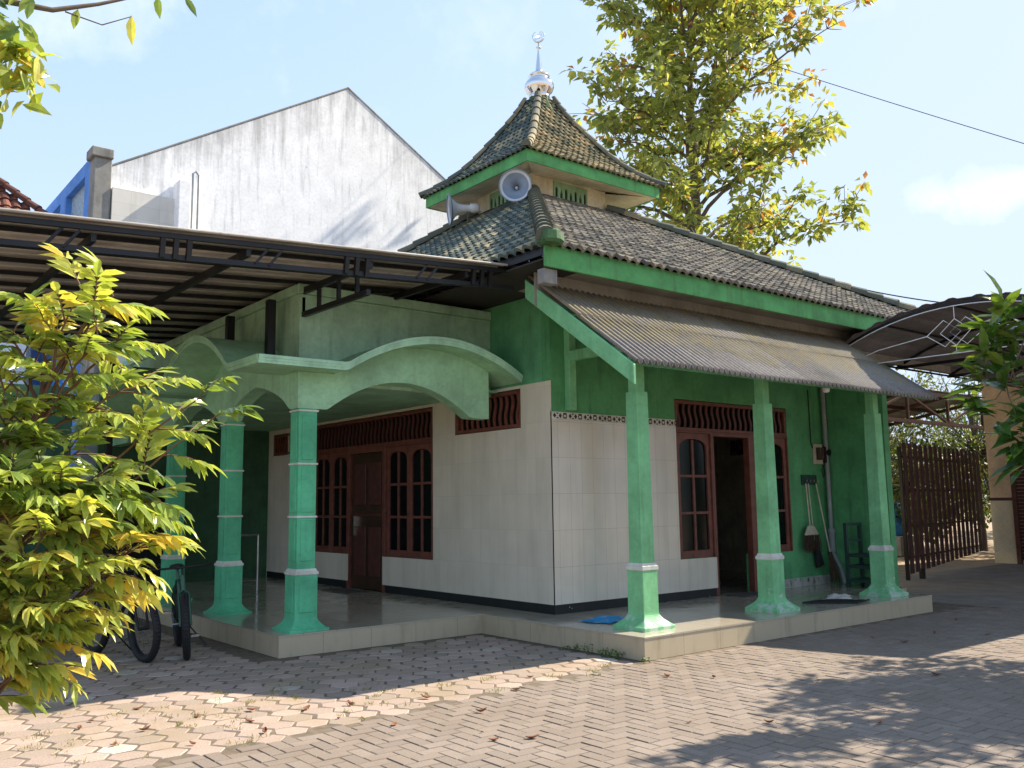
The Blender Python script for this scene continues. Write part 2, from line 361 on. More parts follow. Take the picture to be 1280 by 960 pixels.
def wmat(o):
    m = Matrix.LocRotScale(o.location, o.rotation_euler, o.scale)
    return (wmat(o.parent) @ o.matrix_parent_inverse @ m) if o.parent else m
def attach(o, p):
    o.parent = p; o.matrix_parent_inverse = wmat(p).inverted()
def tag(o, label, cat, group=None):
    o['label'] = label; o['category'] = cat
    if group: o['group'] = group
    return o
def thing(name, loc, label, cat, group=None):
    o = bpy.data.objects.new(name, None); COL.objects.link(o); o.location = loc
    o.empty_display_size = .2
    return tag(o, label, cat, group)
def kind(o, k): o['kind'] = k; return o
def kids(o): return [c for c in bpy.data.objects if c.parent == o]
def copy_tree(o, parent=None):
    c = o.copy(); COL.objects.link(c)
    if parent: c.parent = parent
    for ch in kids(o): copy_tree(ch, c)
    return c

# ------------------------------------------------------------------ camera
Fpx = 1129.857; pitch = 0.1311038; roll = -0.01385865; yaw = 0.89547620
fw = Vector((math.cos(yaw)*math.cos(pitch), math.sin(yaw)*math.cos(pitch), math.sin(pitch)))
rt = Vector((math.sin(yaw), -math.cos(yaw), 0)); up = rt.cross(fw)
r2 = rt*math.cos(roll)+up*math.sin(roll); u2 = up*math.cos(roll)-rt*math.sin(roll)
cd = bpy.data.cameras.new('camera'); cam = bpy.data.objects.new('camera', cd); COL.objects.link(cam)
mw = Matrix((r2, u2, -fw)).transposed().to_4x4(); mw.translation = (-6.8928, -6.5255, 1.6); cam.matrix_world = mw
cd.sensor_width = 36; cd.lens = Fpx/1280*36; cd.clip_end = 2000; cd.clip_start = .05
scene.camera = cam

# ------------------------------------------------------------------ light
SUN = Vector((1.03, -.21, 1)).normalized()
w = bpy.data.worlds.new('World'); scene.world = w; w.use_nodes = True
nt = w.node_tree; bg = nt.nodes['Background']
sky = nt.nodes.new('ShaderNodeTexSky'); sky.sky_type = 'NISHITA'; sky.sun_disc = False
sky.sun_elevation = math.asin(SUN.z); sky.sun_rotation = math.atan2(SUN.x, SUN.y)
sky.air_density = 1.0; sky.dust_density = .55; sky.ozone_density = 1.0; sky.altitude = 50
tc = nt.nodes.new('ShaderNodeTexCoord')
cn = nt.nodes.new('ShaderNodeTexNoise'); cn.inputs['Scale'].default_value = 9; cn.inputs['Detail'].default_value = 7; cn.inputs['Roughness'].default_value = .6
nt.links.new(tc.outputs['Generated'], cn.inputs['Vector'])
sc_ = nt.nodes.new('ShaderNodeSeparateColor'); cc_ = nt.nodes.new('ShaderNodeCombineColor'); nt.links.new(sky.outputs[0], sc_.inputs[0])
for ch, K in enumerate((1.62, 1.93, 2.5)):              # a hazy, even sky: the glow round the sun is held down
    x_ = sc_.outputs[ch]; prev = x_
    for op, v in (('MULTIPLY', 1/K), ('POWER', 3.0), ('ADD', 1.0), ('POWER', -1/3.0)):
        n_ = nt.nodes.new('ShaderNodeMath'); n_.operation = op; nt.links.new(prev, n_.inputs[0]); n_.inputs[1].default_value = v; prev = n_.outputs[0]
    n_ = nt.nodes.new('ShaderNodeMath'); n_.operation = 'MULTIPLY'; nt.links.new(prev, n_.inputs[0]); nt.links.new(x_, n_.inputs[1]); nt.links.new(n_.outputs[0], cc_.inputs[ch])
cl = cc_.outputs[0]
for d0, sc, lo, hi, op in (((.886, .362, .291), (11, 11, 34), .30, .85, .9), ((.185, .872, .452), (8, 8, 16), .50, 1.05, .45), ((.62, .60, .52), (1.6, 1.6, 5), .60, 1.5, .22)):
    sb = nt.nodes.new('ShaderNodeVectorMath'); sb.operation = 'SUBTRACT'; sb.inputs[1].default_value = d0; nt.links.new(tc.outputs['Generated'], sb.inputs[0])
    ml = nt.nodes.new('ShaderNodeVectorMath'); ml.operation = 'MULTIPLY'; ml.inputs[1].default_value = sc; nt.links.new(sb.outputs[0], ml.inputs[0])
    ln = nt.nodes.new('ShaderNodeVectorMath'); ln.operation = 'LENGTH'; nt.links.new(ml.outputs[0], ln.inputs[0])
    ma = nt.nodes.new('ShaderNodeMath'); ma.operation = 'MULTIPLY_ADD'; ma.inputs[1].default_value = -.55; nt.links.new(ln.outputs['Value'], ma.inputs[0])
    m2 = nt.nodes.new('ShaderNodeMath'); m2.operation = 'MULTIPLY_ADD'; m2.inputs[1].default_value = 1.5; m2.inputs[2].default_value = .05; nt.links.new(cn.outputs[0], m2.inputs[0]); nt.links.new(m2.outputs[0], ma.inputs[2])
    cr = ramp(nt, ma.outputs[0], [(lo, (0, 0, 0)), (hi if hi < 1 else 1.0, (op,)*3)])
    cl = mix(nt, cr.outputs[0], cl, (2.75, 2.75, 2.75))
nt.links.new(cl, bg.inputs[0]); bg.inputs[1].default_value = .15
sd = bpy.data.lights.new('sun', 'SUN'); sd.energy = 3.0; sd.angle = rad(.55); sd.color = (1, .90, .74)
so = bpy.data.objects.new('sun', sd); COL.objects.link(so); so.rotation_euler = (-SUN).to_track_quat('-Z', 'Y').to_euler(); so.location = (20, -5, 20)
vs = scene.view_settings; vs.view_transform = 'Standard'; vs.look = 'None'; vs.gamma = 1; vs.exposure = 1.75
try: vs.use_curve_mapping = False
except Exception: pass

# ------------------------------------------------------------------ ground
g = MB(); g.face([(-150,-150,-.02),(150,-150,-.02),(150,150,-.02),(-150,150,-.02)])
kind(g.build('ground', M['soil']), 'structure')
g = MB(); g.face([(-11,-9,-.0045),(7.2,-9,-.0045),(7.2,13,-.0045),(-11,13,-.0045)])
kind(g.build('paving_bed', M['joint']), 'structure')
g = MB(); g.face([(7.0,-9,0),(16.3,-9,0),(16.3,3.3,0),(7.0,3.3,0)])
kind(g.build('driveway', M['concrete']), 'structure')

def inset_stone(mb, poly, z, depth, ch, rnd):
    """a paving stone: chamfered top, sunk sides"""
    c = sum((Vector(p) for p in poly), Vector())/len(poly)
    rng = []
    for zz, k in ((z-depth, 0), (z-ch, 0), (z, ch)):
        ring = []
        for p in poly:
            v = Vector(p); d = (c-v); d = d.normalized()*k*1.4 if k else Vector()
            ring.append(Vector((v.x+d.x, v.y+d.y, zz)))
        rng.append(ring)
    mb.grid(rng, rnd, 0, close=True); mb.face(rng[-1], rnd)

bx_edge = lambda x: -.04 + .10*min(0, x+.3)            # where brick meets hexagons, left of the terrace
mb = MB(); W = .108; gap = .0048
for i in range(-90, 70):
    for j in range(-62, 3):
        c = (i-j) % 4
        if c == 0: x0, x1, y0, y1 = i, i+2, j, j+1
        elif c == 2: x0, x1, y0, y1 = i, i+1, j-1, j+1
        else: continue
        x0 *= W; x1 *= W; y0 *= W; y1 *= W
        cx, cy = (x0+x1)/2, (y0+y1)/2
        if cx < -8.2 or cx > 7.0 or cy < -6.2: continue
        if cy > (bx_edge(cx) if cx < 0 else -.06): continue
        t = R.uniform(-.0035, .0025)
        inset_stone(mb, [(x0+gap, y0+gap, 0), (x1-gap, y0+gap, 0), (x1-gap, y1-gap, 0), (x0+gap, y1-gap, 0)], t, .012, .004, R.random())
kind(mb.build('courtyard_paving', M['brick']), 'structure')
mb = MB(); a = .130
for i in range(-40, 2):
    for j in range(-4, 56):
        cx = i*1.5*a*1.12; cy = (j+.5*(i % 2))*math.sqrt(3)*a
        if cx > -.12 and cy > -.1: continue
        if cy < (bx_edge(cx)+.06): continue
        if cx > -2.85 and cy > 2.66: continue
        if cx < -8.2 or cy > 10.5: continue
        j1 = [R.uniform(-.012, .012) for _ in range(12)]
        poly = [(cx+1.10*(a-.009)*math.cos(k*math.pi/3)+j1[k], cy+(a-.009)*math.sin(k*math.pi/3)+j1[k+6], 0) for k in range(6)]
        inset_stone(mb, poly, R.uniform(-.003, .003), .014, .006, R.random())
kind(mb.build('hexagon_paving', M['hex']), 'structure')

# ------------------------------------------------------------------ MOSQUE
mosque = thing('mosque', (4.3, 6, 0), 'green and white mosque with tiled two tier roof, arched porch and silver finial', 'mosque')
H = .23
# terrace
mb = MB()
mb.box(0, 5.89, 0, 2.06, 0, H); mb.box(5.89, 6.66, .78, 2.06, 0, H)
mb.box(0, .62, 2.06, 2.76, 0, H); mb.box(-2.68, .62, 2.76, 10.7, 0, H)
ter = mb.build('terrace', M['riser'], mosque)
mb = MB()
for x0, x1, y0, y1 in ((-.006, 5.896, -.006, 2.05), (5.896, 6.65, .774, 2.05), (-.006, .6, 2.05, 2.754), (-2.686, .6, 2.754, 10.7)):
    mb.face([(x0,y0,H+.004),(x1,y0,H+.004),(x1,y1,H+.004),(x0,y1,H+.004)])
for p, q in (((-.006,-.006),(5.896,-.006)), ((5.896,-.006),(5.896,.774)), ((-.006,2.754),(-.006,-.006)), ((-2.686,2.754),(-.006,2.754)), ((-2.686,10.7),(-2.686,2.754))):
    mb.face([(p[0],p[1],H-.012),(q[0],q[1],H-.012),(q[0],q[1],H+.004),(p[0],p[1],H+.004)])
mb.build('terrace_floor', M['floor'], ter)
# hollow walls with openings
def wall(mb, T, u0, u1, z0, z1, th, holes, mi=0):
    us = sorted({u0, u1, *[h[0] for h in holes], *[h[1] for h in holes]}); zs = sorted({z0, z1, *[h[2] for h in holes], *[h[3] for h in holes]})
    us = [u for u in us if u0 <= u <= u1]; zs = [z for z in zs if z0 <= z <= z1]
    def solid(i, j):
        if not (0 <= i < len(us)-1 and 0 <= j < len(zs)-1): return False
        cu, cz = (us[i]+us[i+1])/2, (zs[j]+zs[j+1])/2
        return not any(h[0] < cu < h[1] and h[2] < cz < h[3] for h in holes)
    for i in range(len(us)-1):
        for j in range(len(zs)-1):
            if not solid(i, j): continue
            a, b, c, d = us[i], us[i+1], zs[j], zs[j+1]
            mb.face([T(a,0,c), T(b,0,c), T(b,0,d), T(a,0,d)], mi=mi); mb.face([T(a,th,c), T(a,th,d), T(b,th,d), T(b,th,c)], mi=mi)
            if not solid(i-1, j): mb.face([T(a,0,c), T(a,0,d), T(a,th,d), T(a,th,c)], mi=mi)
            if not solid(i+1, j): mb.face([T(b,0,c), T(b,th,c), T(b,th,d), T(b,0,d)], mi=mi)
            if not solid(i, j-1): mb.face([T(a,0,c), T(a,th,c), T(b,th,c), T(b,0,c)], mi=mi)
            if not solid(i, j+1): mb.face([T(a,0,d), T(b,0,d), T(b,th,d), T(a,th,d)], mi=mi)
FX = lambda u, d, z: (u, 2.05+d, z)            # facade facing -Y (u = x)
SX = lambda u, d, z: (.6+d, u, z)              # side facing -X (u = y)
holesF = [(2.94, 5.62, .79, 3.05), (3.73, 4.62, .2, .79)]
holesS = [(9.62, 10.4, 2.58, 3.0), (2.64, 4.15, 2.58, 3.10), (4.72, 8.66, .79, 3.05), (6.17, 7.30, .2, .79)]
mb = MB(); wall(mb, FX, .6, 6.8, .1, 4.3, .15, holesF); mb.build('front_wall', M['green'], mosque)
mb = MB(); wall(mb, SX, 2.205, 10.6, .1, 4.3, .15, holesS); mb.build('side_wall', M['green_side'], mosque)
mb = MB(); mb.box(6.65, 6.8, .97, 2.048, .1, 3.6); mb.build('wing_wall', M['green'], mosque)
mb = MB(); wall(mb, lambda u, d, z: (8+d, u, z), 2.2, 9.6, .1, 4.3, .15, [(4.45, 5.05, 2.5, 2.8)])
mb.box(.6, 8.15, 9.6, 9.75, .1, 4.3); mb.box(6.8, 8.0, 2.05, 2.2, .1, 4.3)
mb.build('rear_wall', M['cream'], mosque)
mb = MB(); mb.face([(.75, 2.2, .2), (8, 2.2, .2), (8, 9.6, .2), (.75, 9.6, .2)]); mb.build('hall_floor', M['floor'], mosque)
mb = MB(); mb.box(.75, 8, 2.2, 9.6, 3.5, 3.55); mb.build('hall_ceiling', M['soffit'], mosque)
mb = MB()                                                    # pierced brick vent high in the far wall
for k in range(8): mb.box(8.02, 8.12, 4.45+k*.08, 4.45+k*.08+.045, 2.5, 2.8)
for k in range(4): mb.box(8.03, 8.11, 4.45, 5.05, 2.5+k*.088, 2.5+k*.088+.035)
mb.build('vent', M['terracotta'], mosque)
# tile cladding (proud of the wall), skirting, border
mb = MB(); t = .012
wall(mb, lambda u, d, z: (u, 2.05-t+d, z), .6-t, 2.938, .35, 2.648, t-.002, []); mb.box(2.938, 3.728, 2.05-t, 2.048, .35, .786)
mb.build('front_tiling', M['tileX'], mosque)
mb = MB(); wall(mb, lambda u, d, z: (.6-t+d, u, z), 2.05-t, 10.6, .35, 3.14, t-.002, [(9.62, 10.4, 2.58, 3.0), (2.64, 4.15, 2.58, 3.10), (4.72, 8.66, .79, 3.05), (6.17, 7.30, .2, .79)])
mb.build('side_tiling', M['tileY'], mosque)
mb = MB(); mb.box(.6-t, 2.938, 2.05-t, 2.048, 2.65, 2.745); bo = mb.build('border_tiling', M['band'], mosque)
mb = MB(); yy = 2.05-t-.0015
def flat(pts, dd=0): mb.face([(x, yy-dd, z) for x, z in pts], .5)
def dia(cx, cz, a_, b_, dd=0): flat([(cx-a_,cz),(cx,cz-b_),(cx+a_,cz),(cx,cz+b_)], dd)
x = .62
while x < 2.9:
    dia(x+.03, 2.697, .028, .034); dia(x+.125, 2.697, .028, .034)
    for q in (-1, 1): flat([(x+.055,2.697+q*.036),(x+.10,2.697+q*.036),(x+.09,2.697+q*.02),(x+.065,2.697+q*.02)])
    flat([(x+.175,2.662),(x+.235,2.662),(x+.235,2.68),(x+.175,2.68)]); flat([(x+.175,2.71),(x+.235,2.71),(x+.235,2.735),(x+.175,2.735)]); flat([(x+.17,2.68),(x+.185,2.68),(x+.185,2.71),(x+.17,2.71)]); flat([(x+.225,2.68),(x+.24,2.68),(x+.24,2.71),(x+.225,2.71)])
    x += .265
mb.build('border_pattern', M['fibre'], bo)
mb = MB(); s = .006
mb.box(.6-s, 3.728, 2.05-s, 2.049, .15, .349);
mb.box(.6-s, .599, 2.05, 6.168, .15, .349); mb.box(.6-s, .599, 7.302, 10.6, .15, .349)
mb.build('skirting', M['skirt'], mosque)
mb = MB(); mb.box(4.73, 6.64, 2.05-.025, 2.049, .15, .37); mb.build('plaster_base', M['greyplaster'], mosque, bevel=.01)
# side bracket under the lean-to
mb = MB(); mb.box(.84, .96, 1.95, 2.05, 2.77, 3.9); mb.box(.84, .92, .55, 1.95, 3.40, 3.53); mb.build('wall_bracket', M['column'], mosque, bevel=.006)

# ---------------- joinery
def arched_pane(mb, T, u0, u1, z0, z1, d, arch):
    if not arch: pts = [(u0,z0),(u1,z0),(u1,z1),(u0,z1)]
    else:
        h = (u1-u0)*.45; c = (u0+u1)/2
        pts = [(u0,z0),(u1,z0)] + [(c+(u1-u0)/2*math.cos(a), z1-h+h*math.sin(a)) for a in [math.pi*k/10 for k in range(11)]]
    mb.face([T(u,d,z) for u, z in pts])
def casement(par, T, u0, u1, z0, z1):
    """two columns of three lights; the top lights share one arched head"""
    w = MB(); st = .07
    w.box(u0, u0+st, .02, .08, z0, z1, T=T); w.box(u1-st, u1, .02, .08, z0, z1, T=T)
    w.box(u0+st, u1-st, .02, .08, z0, z0+.11, T=T)
    hz = .26                                               # arched head piece
    c = (u0+u1)/2; hw = (u1-u0)/2-st; n = 14
    bot = [T(c+hw*math.cos(math.pi-math.pi*k/n), .02, z1-hz+.03+ (hz-.11)*math.sin(math.pi*k/n)**.7) for k in range(n+1)]
    top = [T(c+hw*math.cos(math.pi-math.pi*k/n), .02, z1) for k in range(n+1)]
    off = Vector(T(0,.06,0))-Vector(T(0,0,0)); w.strip_solid(bot, top, off)
    w.box(c-.022, c+.022, .025, .075, z0+.11, z1-.09, T=T)
    for k in (1, 2):
        zz = z0+.11+(z1-z0-.2)*k/3; w.box(u0+st, c-.022, .027, .073, zz-.02, zz+.02, T=T); w.box(c+.022, u1-st, .027, .073, zz-.02, zz+.02, T=T)
    o = w.build('window', M['wood'], par, bevel=.004)
    gl = MB(); gl.face([T(u0+st-.01,.05,z0+.1), T(u1-st+.01,.05,z0+.1), T(u1-st+.01,.05,z1-.1), T(u0+st-.01,.05,z1-.1)])
    gl.build('pane', M['glass'], o)
    return o
def louver(par, T, u0, u1, z0, z1, name='transom_vent', mat='wooddark', n=None):
    w = MB(); w.box(u0, u1, .0, .10, z1-.05, z1, T=T); w.box(u0, u1, .0, .10, z0, z0+.05, T=T); w.box(u0, u0+.05, .0, .1, z0+.05, z1-.05, T=T); w.box(u1-.05, u1, .0, .1, z0+.05, z1-.05, T=T)
    o = w.build(name, M['wood'], par, bevel=.004)
    v = MB(); n = n or int((u1-u0)/.13); ww = (u1-u0-.1)/n
    for k in range(n):
        uc = u0+.05+ww*(k+.5); rows = []
        for q in range(9):
            tq = q/8; s_ = .16*ww*math.sin(2*math.pi*tq); zz = z0+.05+(z1-z0-.1)*tq
            hw = ww*.36
            rows.append([T(uc+s_-hw, .02, zz), T(uc+s_, -.012+.03, zz), T(uc+s_+hw*.6, .055, zz), T(uc+s_+hw*.6, .07, zz), T(uc+s_-hw, .04, zz)])
        v.grid(rows, None, 0, close=True)
    v.build('slat', M[mat], o)
    b = MB(); b.face([T(u0+.04,.09,z0+.04),T(u1-.04,.09,z0+.04),T(u1-.04,.09,z1-.04),T(u0+.04,.09,z1-.04)]); b.build('backing', M['slot'], o)  # near-black sheet in place of the shade behind the slats
    return o
# facade
louver(mosque, FX, 2.95, 5.61, 2.60, 3.04)
f = MB()
for u0, u1, z0, z1 in ((2.942,2.965,.79,2.60),(3.70,3.77,.23,2.60),(4.60,4.72,.23,2.60),(5.595,5.618,.79,2.60),(3.77,4.60,2.54,2.60),(2.965,3.70,2.57,2.60),(4.72,5.595,2.57,2.60)):
    f.box(u0, u1, -.01, .10, z0, z1, T=FX)
fr = f.build('door_frame', M['wood'], mosque, bevel=.004)
casement(mosque, FX, 2.967, 3.698, .79, 2.568); casement(mosque, FX, 4.722, 5.593, .79, 2.568)
mb = MB(); T2 = lambda u, d, z: (3.80+d, 2.12+u, z)           # door leaf swung inwards
mb.box(.03, .80, -.02, .02, .24, 2.52, T=T2); dl = mb.build('door', M['doorwood'], mosque, bevel=.004)
mb = MB(); mb.box(.72, .75, -.05, -.021, 1.05, 1.25, T=T2); mb.build('handle', M['steel'], dl)
# side
louver(mosque, SX, 4.73, 8.65, 2.55, 3.04); lv = louver(mosque, SX, 2.65, 4.14, 2.59, 3.09, 'wall_vent', 'wood', 11); louver(mosque, SX, 9.63, 10.39, 2.59, 2.99, 'wall_vent', 'wood', 6)
f = MB()
for u0, u1, z0, z1 in ((4.722,4.75,.79,2.55),(6.10,6.19,.23,2.55),(7.27,7.36,.23,2.55),(8.63,8.658,.79,2.55),(6.19,7.27,2.46,2.55),(4.75,6.10,2.52,2.55),(7.36,8.63,2.52,2.55)):
    f.box(u0, u1, -.01, .10, z0, z1, T=SX)
f.build('door_frame', M['wood'], mosque, bevel=.004)
for u0, u1 in ((4.752,5.425),(5.427,6.098),(7.362,7.995),(7.997,8.628)): casement(mosque, SX, u0, u1, .79, 2.518)
mb = MB(); mb.box(6.195, 7.265, .04, .08, .24, 2.455, T=SX); dl = mb.build('door', M['doorwood'], mosque, bevel=.004)
mb = MB()
for u0, u1, z0, z1 in ((6.30,6.68,.45,1.25),(6.78,7.16,.45,1.25),(6.30,7.16,1.42,1.47),(6.30,6.68,1.6,2.3),(6.78,7.16,1.6,2.3)): mb.box(u0, u1, .022, .039, z0, z1, T=SX)
mb.build('door_panel', M['wooddark'], dl, bevel=.008)
mb = MB(); mb.box(7.12, 7.16, -.01, .039, 1.1, 1.42, T=SX); mb.build('handle', M['steel'], dl)

# ---------------- columns
def frustum(mb, c, zs):
    mb.grid([[(c[0]+h*sx, c[1]+h*sy, z) for sx, sy in ((-1,-1),(1,-1),(1,1),(-1,1))] for z, h in zs], .5, 0, close=True)
    z, h = zs[-1]; mb.face([(c[0]+h*sx, c[1]+h*sy, z) for sx, sy in ((-1,-1),(1,-1),(1,1),(-1,1))], .5)
def veranda_column(c):
    mb = MB()
    flare = [(H+.004,.24),(H+.045,.24),(H+.05,.225)] + [(H+.05+.13*k/6, .225-.105*math.sin(k/6*math.pi/2)) for k in range(1, 7)]
    frustum(mb, c, flare + [(.86,.118),(.865,.11)])
    frustum(mb, c, [(.93,.10),(2.80,.088),(2.815,.088)]); frustum(mb, c, [(2.80,.066),(3.32,.066)])
    o = mb.build('column', M['column'], mosque, bevel=.006)
    b = MB(); frustum(b, c, [(.855,.115),(.865,.125),(.90,.125),(.91,.112),(.935,.105)]); b.build('band', M['band'], o)
    return o
for c in ((.50,.47),(2.80,.46),(5.36,.42)): veranda_column(c)
def porch_column(c):
    mb = MB()
    flare = [(H+.004,.235),(H+.03,.235),(H+.035,.21)] + [(H+.035+.11*k/5, .21-.075*math.sin(k/5*math.pi/2)) for k in range(1, 6)]
    frustum(mb, c, flare + [(.84,.135),(.845,.125)]); frustum(mb, c, [(.90,.112),(2.72,.112)])
    for sx, sy in ((-1,0),(0,-1)):                          # raised panels on the seen faces
        for z0, z1, h, w in ((.43,.78,.136,.09),(.99,1.44,.113,.075),(1.53,2.03,.113,.075),(2.12,2.62,.113,.075)):
            if sx: mb.box(c[0]-h-.010, c[0]-h+.002, c[1]-w, c[1]+w, z0, z1)
            else: mb.box(c[0]-w, c[0]+w, c[1]-h-.010, c[1]-h+.002, z0, z1)
    o = mb.build('column', M['column_porch'], mosque, bevel=.005)
    b = MB(); frustum(b, c, [(.835,.13),(.845,.142),(.87,.142),(.88,.128),(.905,.12)])
    b.build('band', M['band'], o)
    for z in (1.48, 2.075, 2.68): b = MB(); frustum(b, c, [(z-.012,.118),(z-.008,.124),(z+.008,.124),(z+.012,.118)]); b.build('band', M['band'], o)
for c in ((-2.29,3.06),(-2.29,5.2),(-2.27,7.45)): porch_column(c)

# ---------------- porch beams, cornice, parapet
mb = MB(); n = 60
def hump(t): return max(0, 1-t*t)
def topF(x): return 3.215 + .425*hump((x+.66)/1.32)
def botF(x): return 2.705 + .385*hump((x+1.03)/1.02)
xs = [-2.425 + (2.425+.29)*k/n for k in range(n+1)]
mb.strip_solid([(x, 2.94, botF(x)) for x in xs], [(x, 2.94, topF(x)-.09) for x in xs], (0, .2, 0))
def topL(y):
    return 3.215 + .50*hump((y-4.65)/1.2) + .50*hump((y-7.55)/1.2)
def botL(y):
    for a, b, h in ((3.20,5.06,.36),(5.34,7.31,.36),(7.6,9.5,.36)):
        if a < y < b:
            t = abs((y-(a+b)/2)/((b-a)/2)); return 2.705 + h*(1-t**1.25)**.62 if t < 1 else 2.705
    return 2.705
ys = [3.145 + (10.6-3.145)*k/90 for k in range(91)]
mb.strip_solid([(-2.425, y, botL(y)) for y in ys], [(-2.425, y, topL(y)-.09) for y in ys], (.2, 0, 0))
mb.build('porch_beam', M['lightgreen'], mosque, bevel=.004)
mb = MB(); xs = [-3.05 + (3.05+.585)*k/n for k in range(n+1)]
mb.strip_solid([(x, 2.60, topF(x)-.088) for x in xs], [(x, 2.60, topF(x)-.01) for x in xs], (0, .70, 0))
ys = [3.302 + (10.6-3.302)*k/90 for k in range(91)]
mb.strip_solid([(-3.05, y, topL(y)-.088) for y in ys], [(-3.05, y, topL(y)-.01) for y in ys], (.80, 0, 0))
mb.build('porch_canopy', M['lightgreen'], mosque, bevel=.003)
mb = MB()                                                    # stepped mint moulding on the canopy's front edge
for k, (a, b, dd) in enumerate(((.088,.058,.006),(.058,.03,.016),(.03,-.004,.028))):
    mb.strip_solid([(x, 2.6-dd, topF(x)-a) for x in xs], [(x, 2.6-dd, topF(x)-b) for x in xs], (0, dd-.002, 0))
mb.build('canopy_edge', M['mint'], mosque)
mb = MB()
for k, (a, b, dd) in enumerate(((.088,.05,.006),(.05,-.004,.018))):
    y2 = [2.6] + ys; mb.strip_solid([(-3.05-dd, y, topL(y)-a) for y in y2], [(-3.05-dd, y, topL(y)-b) for y in y2], (dd-.002, 0, 0))
mb.build('canopy_edge', M['lightgreen'], mosque)
mb = MB(); mb.box(-2.25, .598, 3.30, 3.42, 3.05, 4.12); mb.box(-2.25, -2.13, 3.42, 10.6, 3.05, 4.12); par = mb.build('parapet', M['parapet'], mosque)
mb = MB(); mb.box(-2.29, .597, 3.262, 3.46, 4.122, 4.24); mb.box(-2.29, -2.09, 3.46, 10.6, 4.122, 4.24); mb.box(-2.27, .597, 3.28, 3.299, 4.08, 4.119); mb.build('coping', M['parapet'], par, bevel=.01)
mb = MB(); mb.face([(-2.2, 3.15, 3.12), (.6, 3.15, 3.12), (.6, 10.6, 3.12), (-2.2, 10.6, 3.12)]); mb.build('porch_ceiling', M['lightgreen'], mosque, solid=.03)
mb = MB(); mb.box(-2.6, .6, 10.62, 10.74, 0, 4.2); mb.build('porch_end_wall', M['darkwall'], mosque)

# ---------------- roofs
def tile_rows(mb, bounds, tw=.2, wave=.028, lift=.032, sp=6):
    """bounds: list of (left, right) points, eave to top; every pair of neighbours is one course of tiles"""
    for k in range(len(bounds)-1):
        A0, B0 = map(Vector, bounds[k]); A1, B1 = map(Vector, bounds[k+1])
        e = (B0-A0).normalized(); sl = (A1-A0) - e*(A1-A0).dot(e)
        n = e.cross(sl).normalized()
        if n.z < 0: n = -n
        O = A0; u0 = (((A0+A1)/2)-O).dot(e); u1 = (((B0+B1)/2)-O).dot(e)
        u0 -= .03; u1 += .03
        off = (k % 2)*.0
        k0 = math.floor(u0/tw*sp); k1 = math.ceil(u1/tw*sp)
        us = [u0] + [q*tw/sp for q in range(k0+1, k1)] + [u1]
        def prof(u):
            ph = (u/tw) % 1.0
            return wave*(math.sin(ph*2*math.pi) + .35*math.sin(ph*4*math.pi+.8))
        base = len(mb.v); rows = []
        jit = {}
        def J(u):
            c = math.floor(u/tw+1e-6)
            if c not in jit: jit[c] = R.uniform(-.007, .009)
            return jit[c]
        lo = [O + e*u + n*(prof(u)+lift+J(u)) - sl*.04 for u in us]
        hi = [O + e*u + sl + n*(prof(u)+J(u)*.5) for u in us]
        un = [O + e*u + n*(prof(u)-.012) - sl*.02 for u in us]
        m_ = len(us); mb.v += [tuple(p) for p in un+lo+hi]
        rr = {}
        for q in range(m_-1):
            c = math.floor((us[q]+us[q+1])/2/tw)
            if c not in rr: rr[c] = R.random()
            mb.f.append((base+q, base+q+1, base+m_+q+1, base+m_+q)); mb.r.append(rr[c]*.4); mb.m.append(0)  # riser in darker tones: shadow between courses put into the colour
            mb.f.append((base+m_+q, base+m_+q+1, base+2*m_+q+1, base+2*m_+q)); mb.r.append(rr[c]); mb.m.append(0)
def lerp(a, b, t): return Vector(a).lerp(Vector(b), t)
def ridge_caps(mb, pts, r=.10, seg=.32):
    """overlapping half-round cap tiles along a polyline"""
    for a, b in zip(pts[:-1], pts[1:]):
        a = Vector(a); b = Vector(b); d = b-a; L = d.length; d.normalize(); n = max(1, round(L/seg))
        sd = d.cross(Vector((0,0,1))).normalized(); upv = sd.cross(d).normalized()
        for k in range(n):
            p = a+d*(L*k/n-.03); q = a+d*(L*(k+1)/n); rows = []
            for c, rr, lf in ((p, r*1.12, .012), (q, r*.92, 0)):
                rows.append([c + sd*rr*math.cos(t_) + upv*(rr*math.sin(t_)*.95+lf) for t_ in [-.35+ (math.pi+.7)*j/9 for j in range(10)]])
            kk = R.random(); mb.grid(rows, kk); mb.face(rows[0], kk*.4)
EV = [(-.5,.82,4.47), (10.4,.82,4.47), (10.4,10.8,4.47), (-.5,10.8,4.47)]      # eave corners
TB = [(2.86,5.0,6.93), (4.62,5.0,6.93), (4.62,6.6,6.93), (2.86,6.6,6.93)]      # foot of the turret
names = ['tiles', 'tilesgreen', 'tilesgreen', 'tilesgreen']
order = [(0,1),(1,2),(2,3),(3,0)]
for k, (a, b) in enumerate(order):
    mb = MB(); A0, B0, A1, B1 = EV[a], EV[b], TB[a], TB[b]
    slope = (Vector(A1)-Vector(A0)); e = (Vector(B0)-Vector(A0)).normalized(); L = (slope-e*slope.dot(e)).length; nr = round(L/.20)
    tile_rows(mb, [(lerp(A0, A1, q/nr), lerp(B0, B1, q/nr)) for q in range(nr+1)], .15, .024, .03, sp=6 if k in (0,3) else 3)
    mb.build('main_roof', M[('tiles','tilesgreen','tiles','tilesgreen')[k]], mosque)
rcs = []
for a in range(4):
    mb = MB(); ridge_caps(mb, [Vector(EV[a])+Vector((0,0,.06)), Vector(TB[a])+Vector((0,0,.05))], .105); rcs.append(mb.build('ridge_tiles', M['ridge'], mosque))
rc = rcs[0]
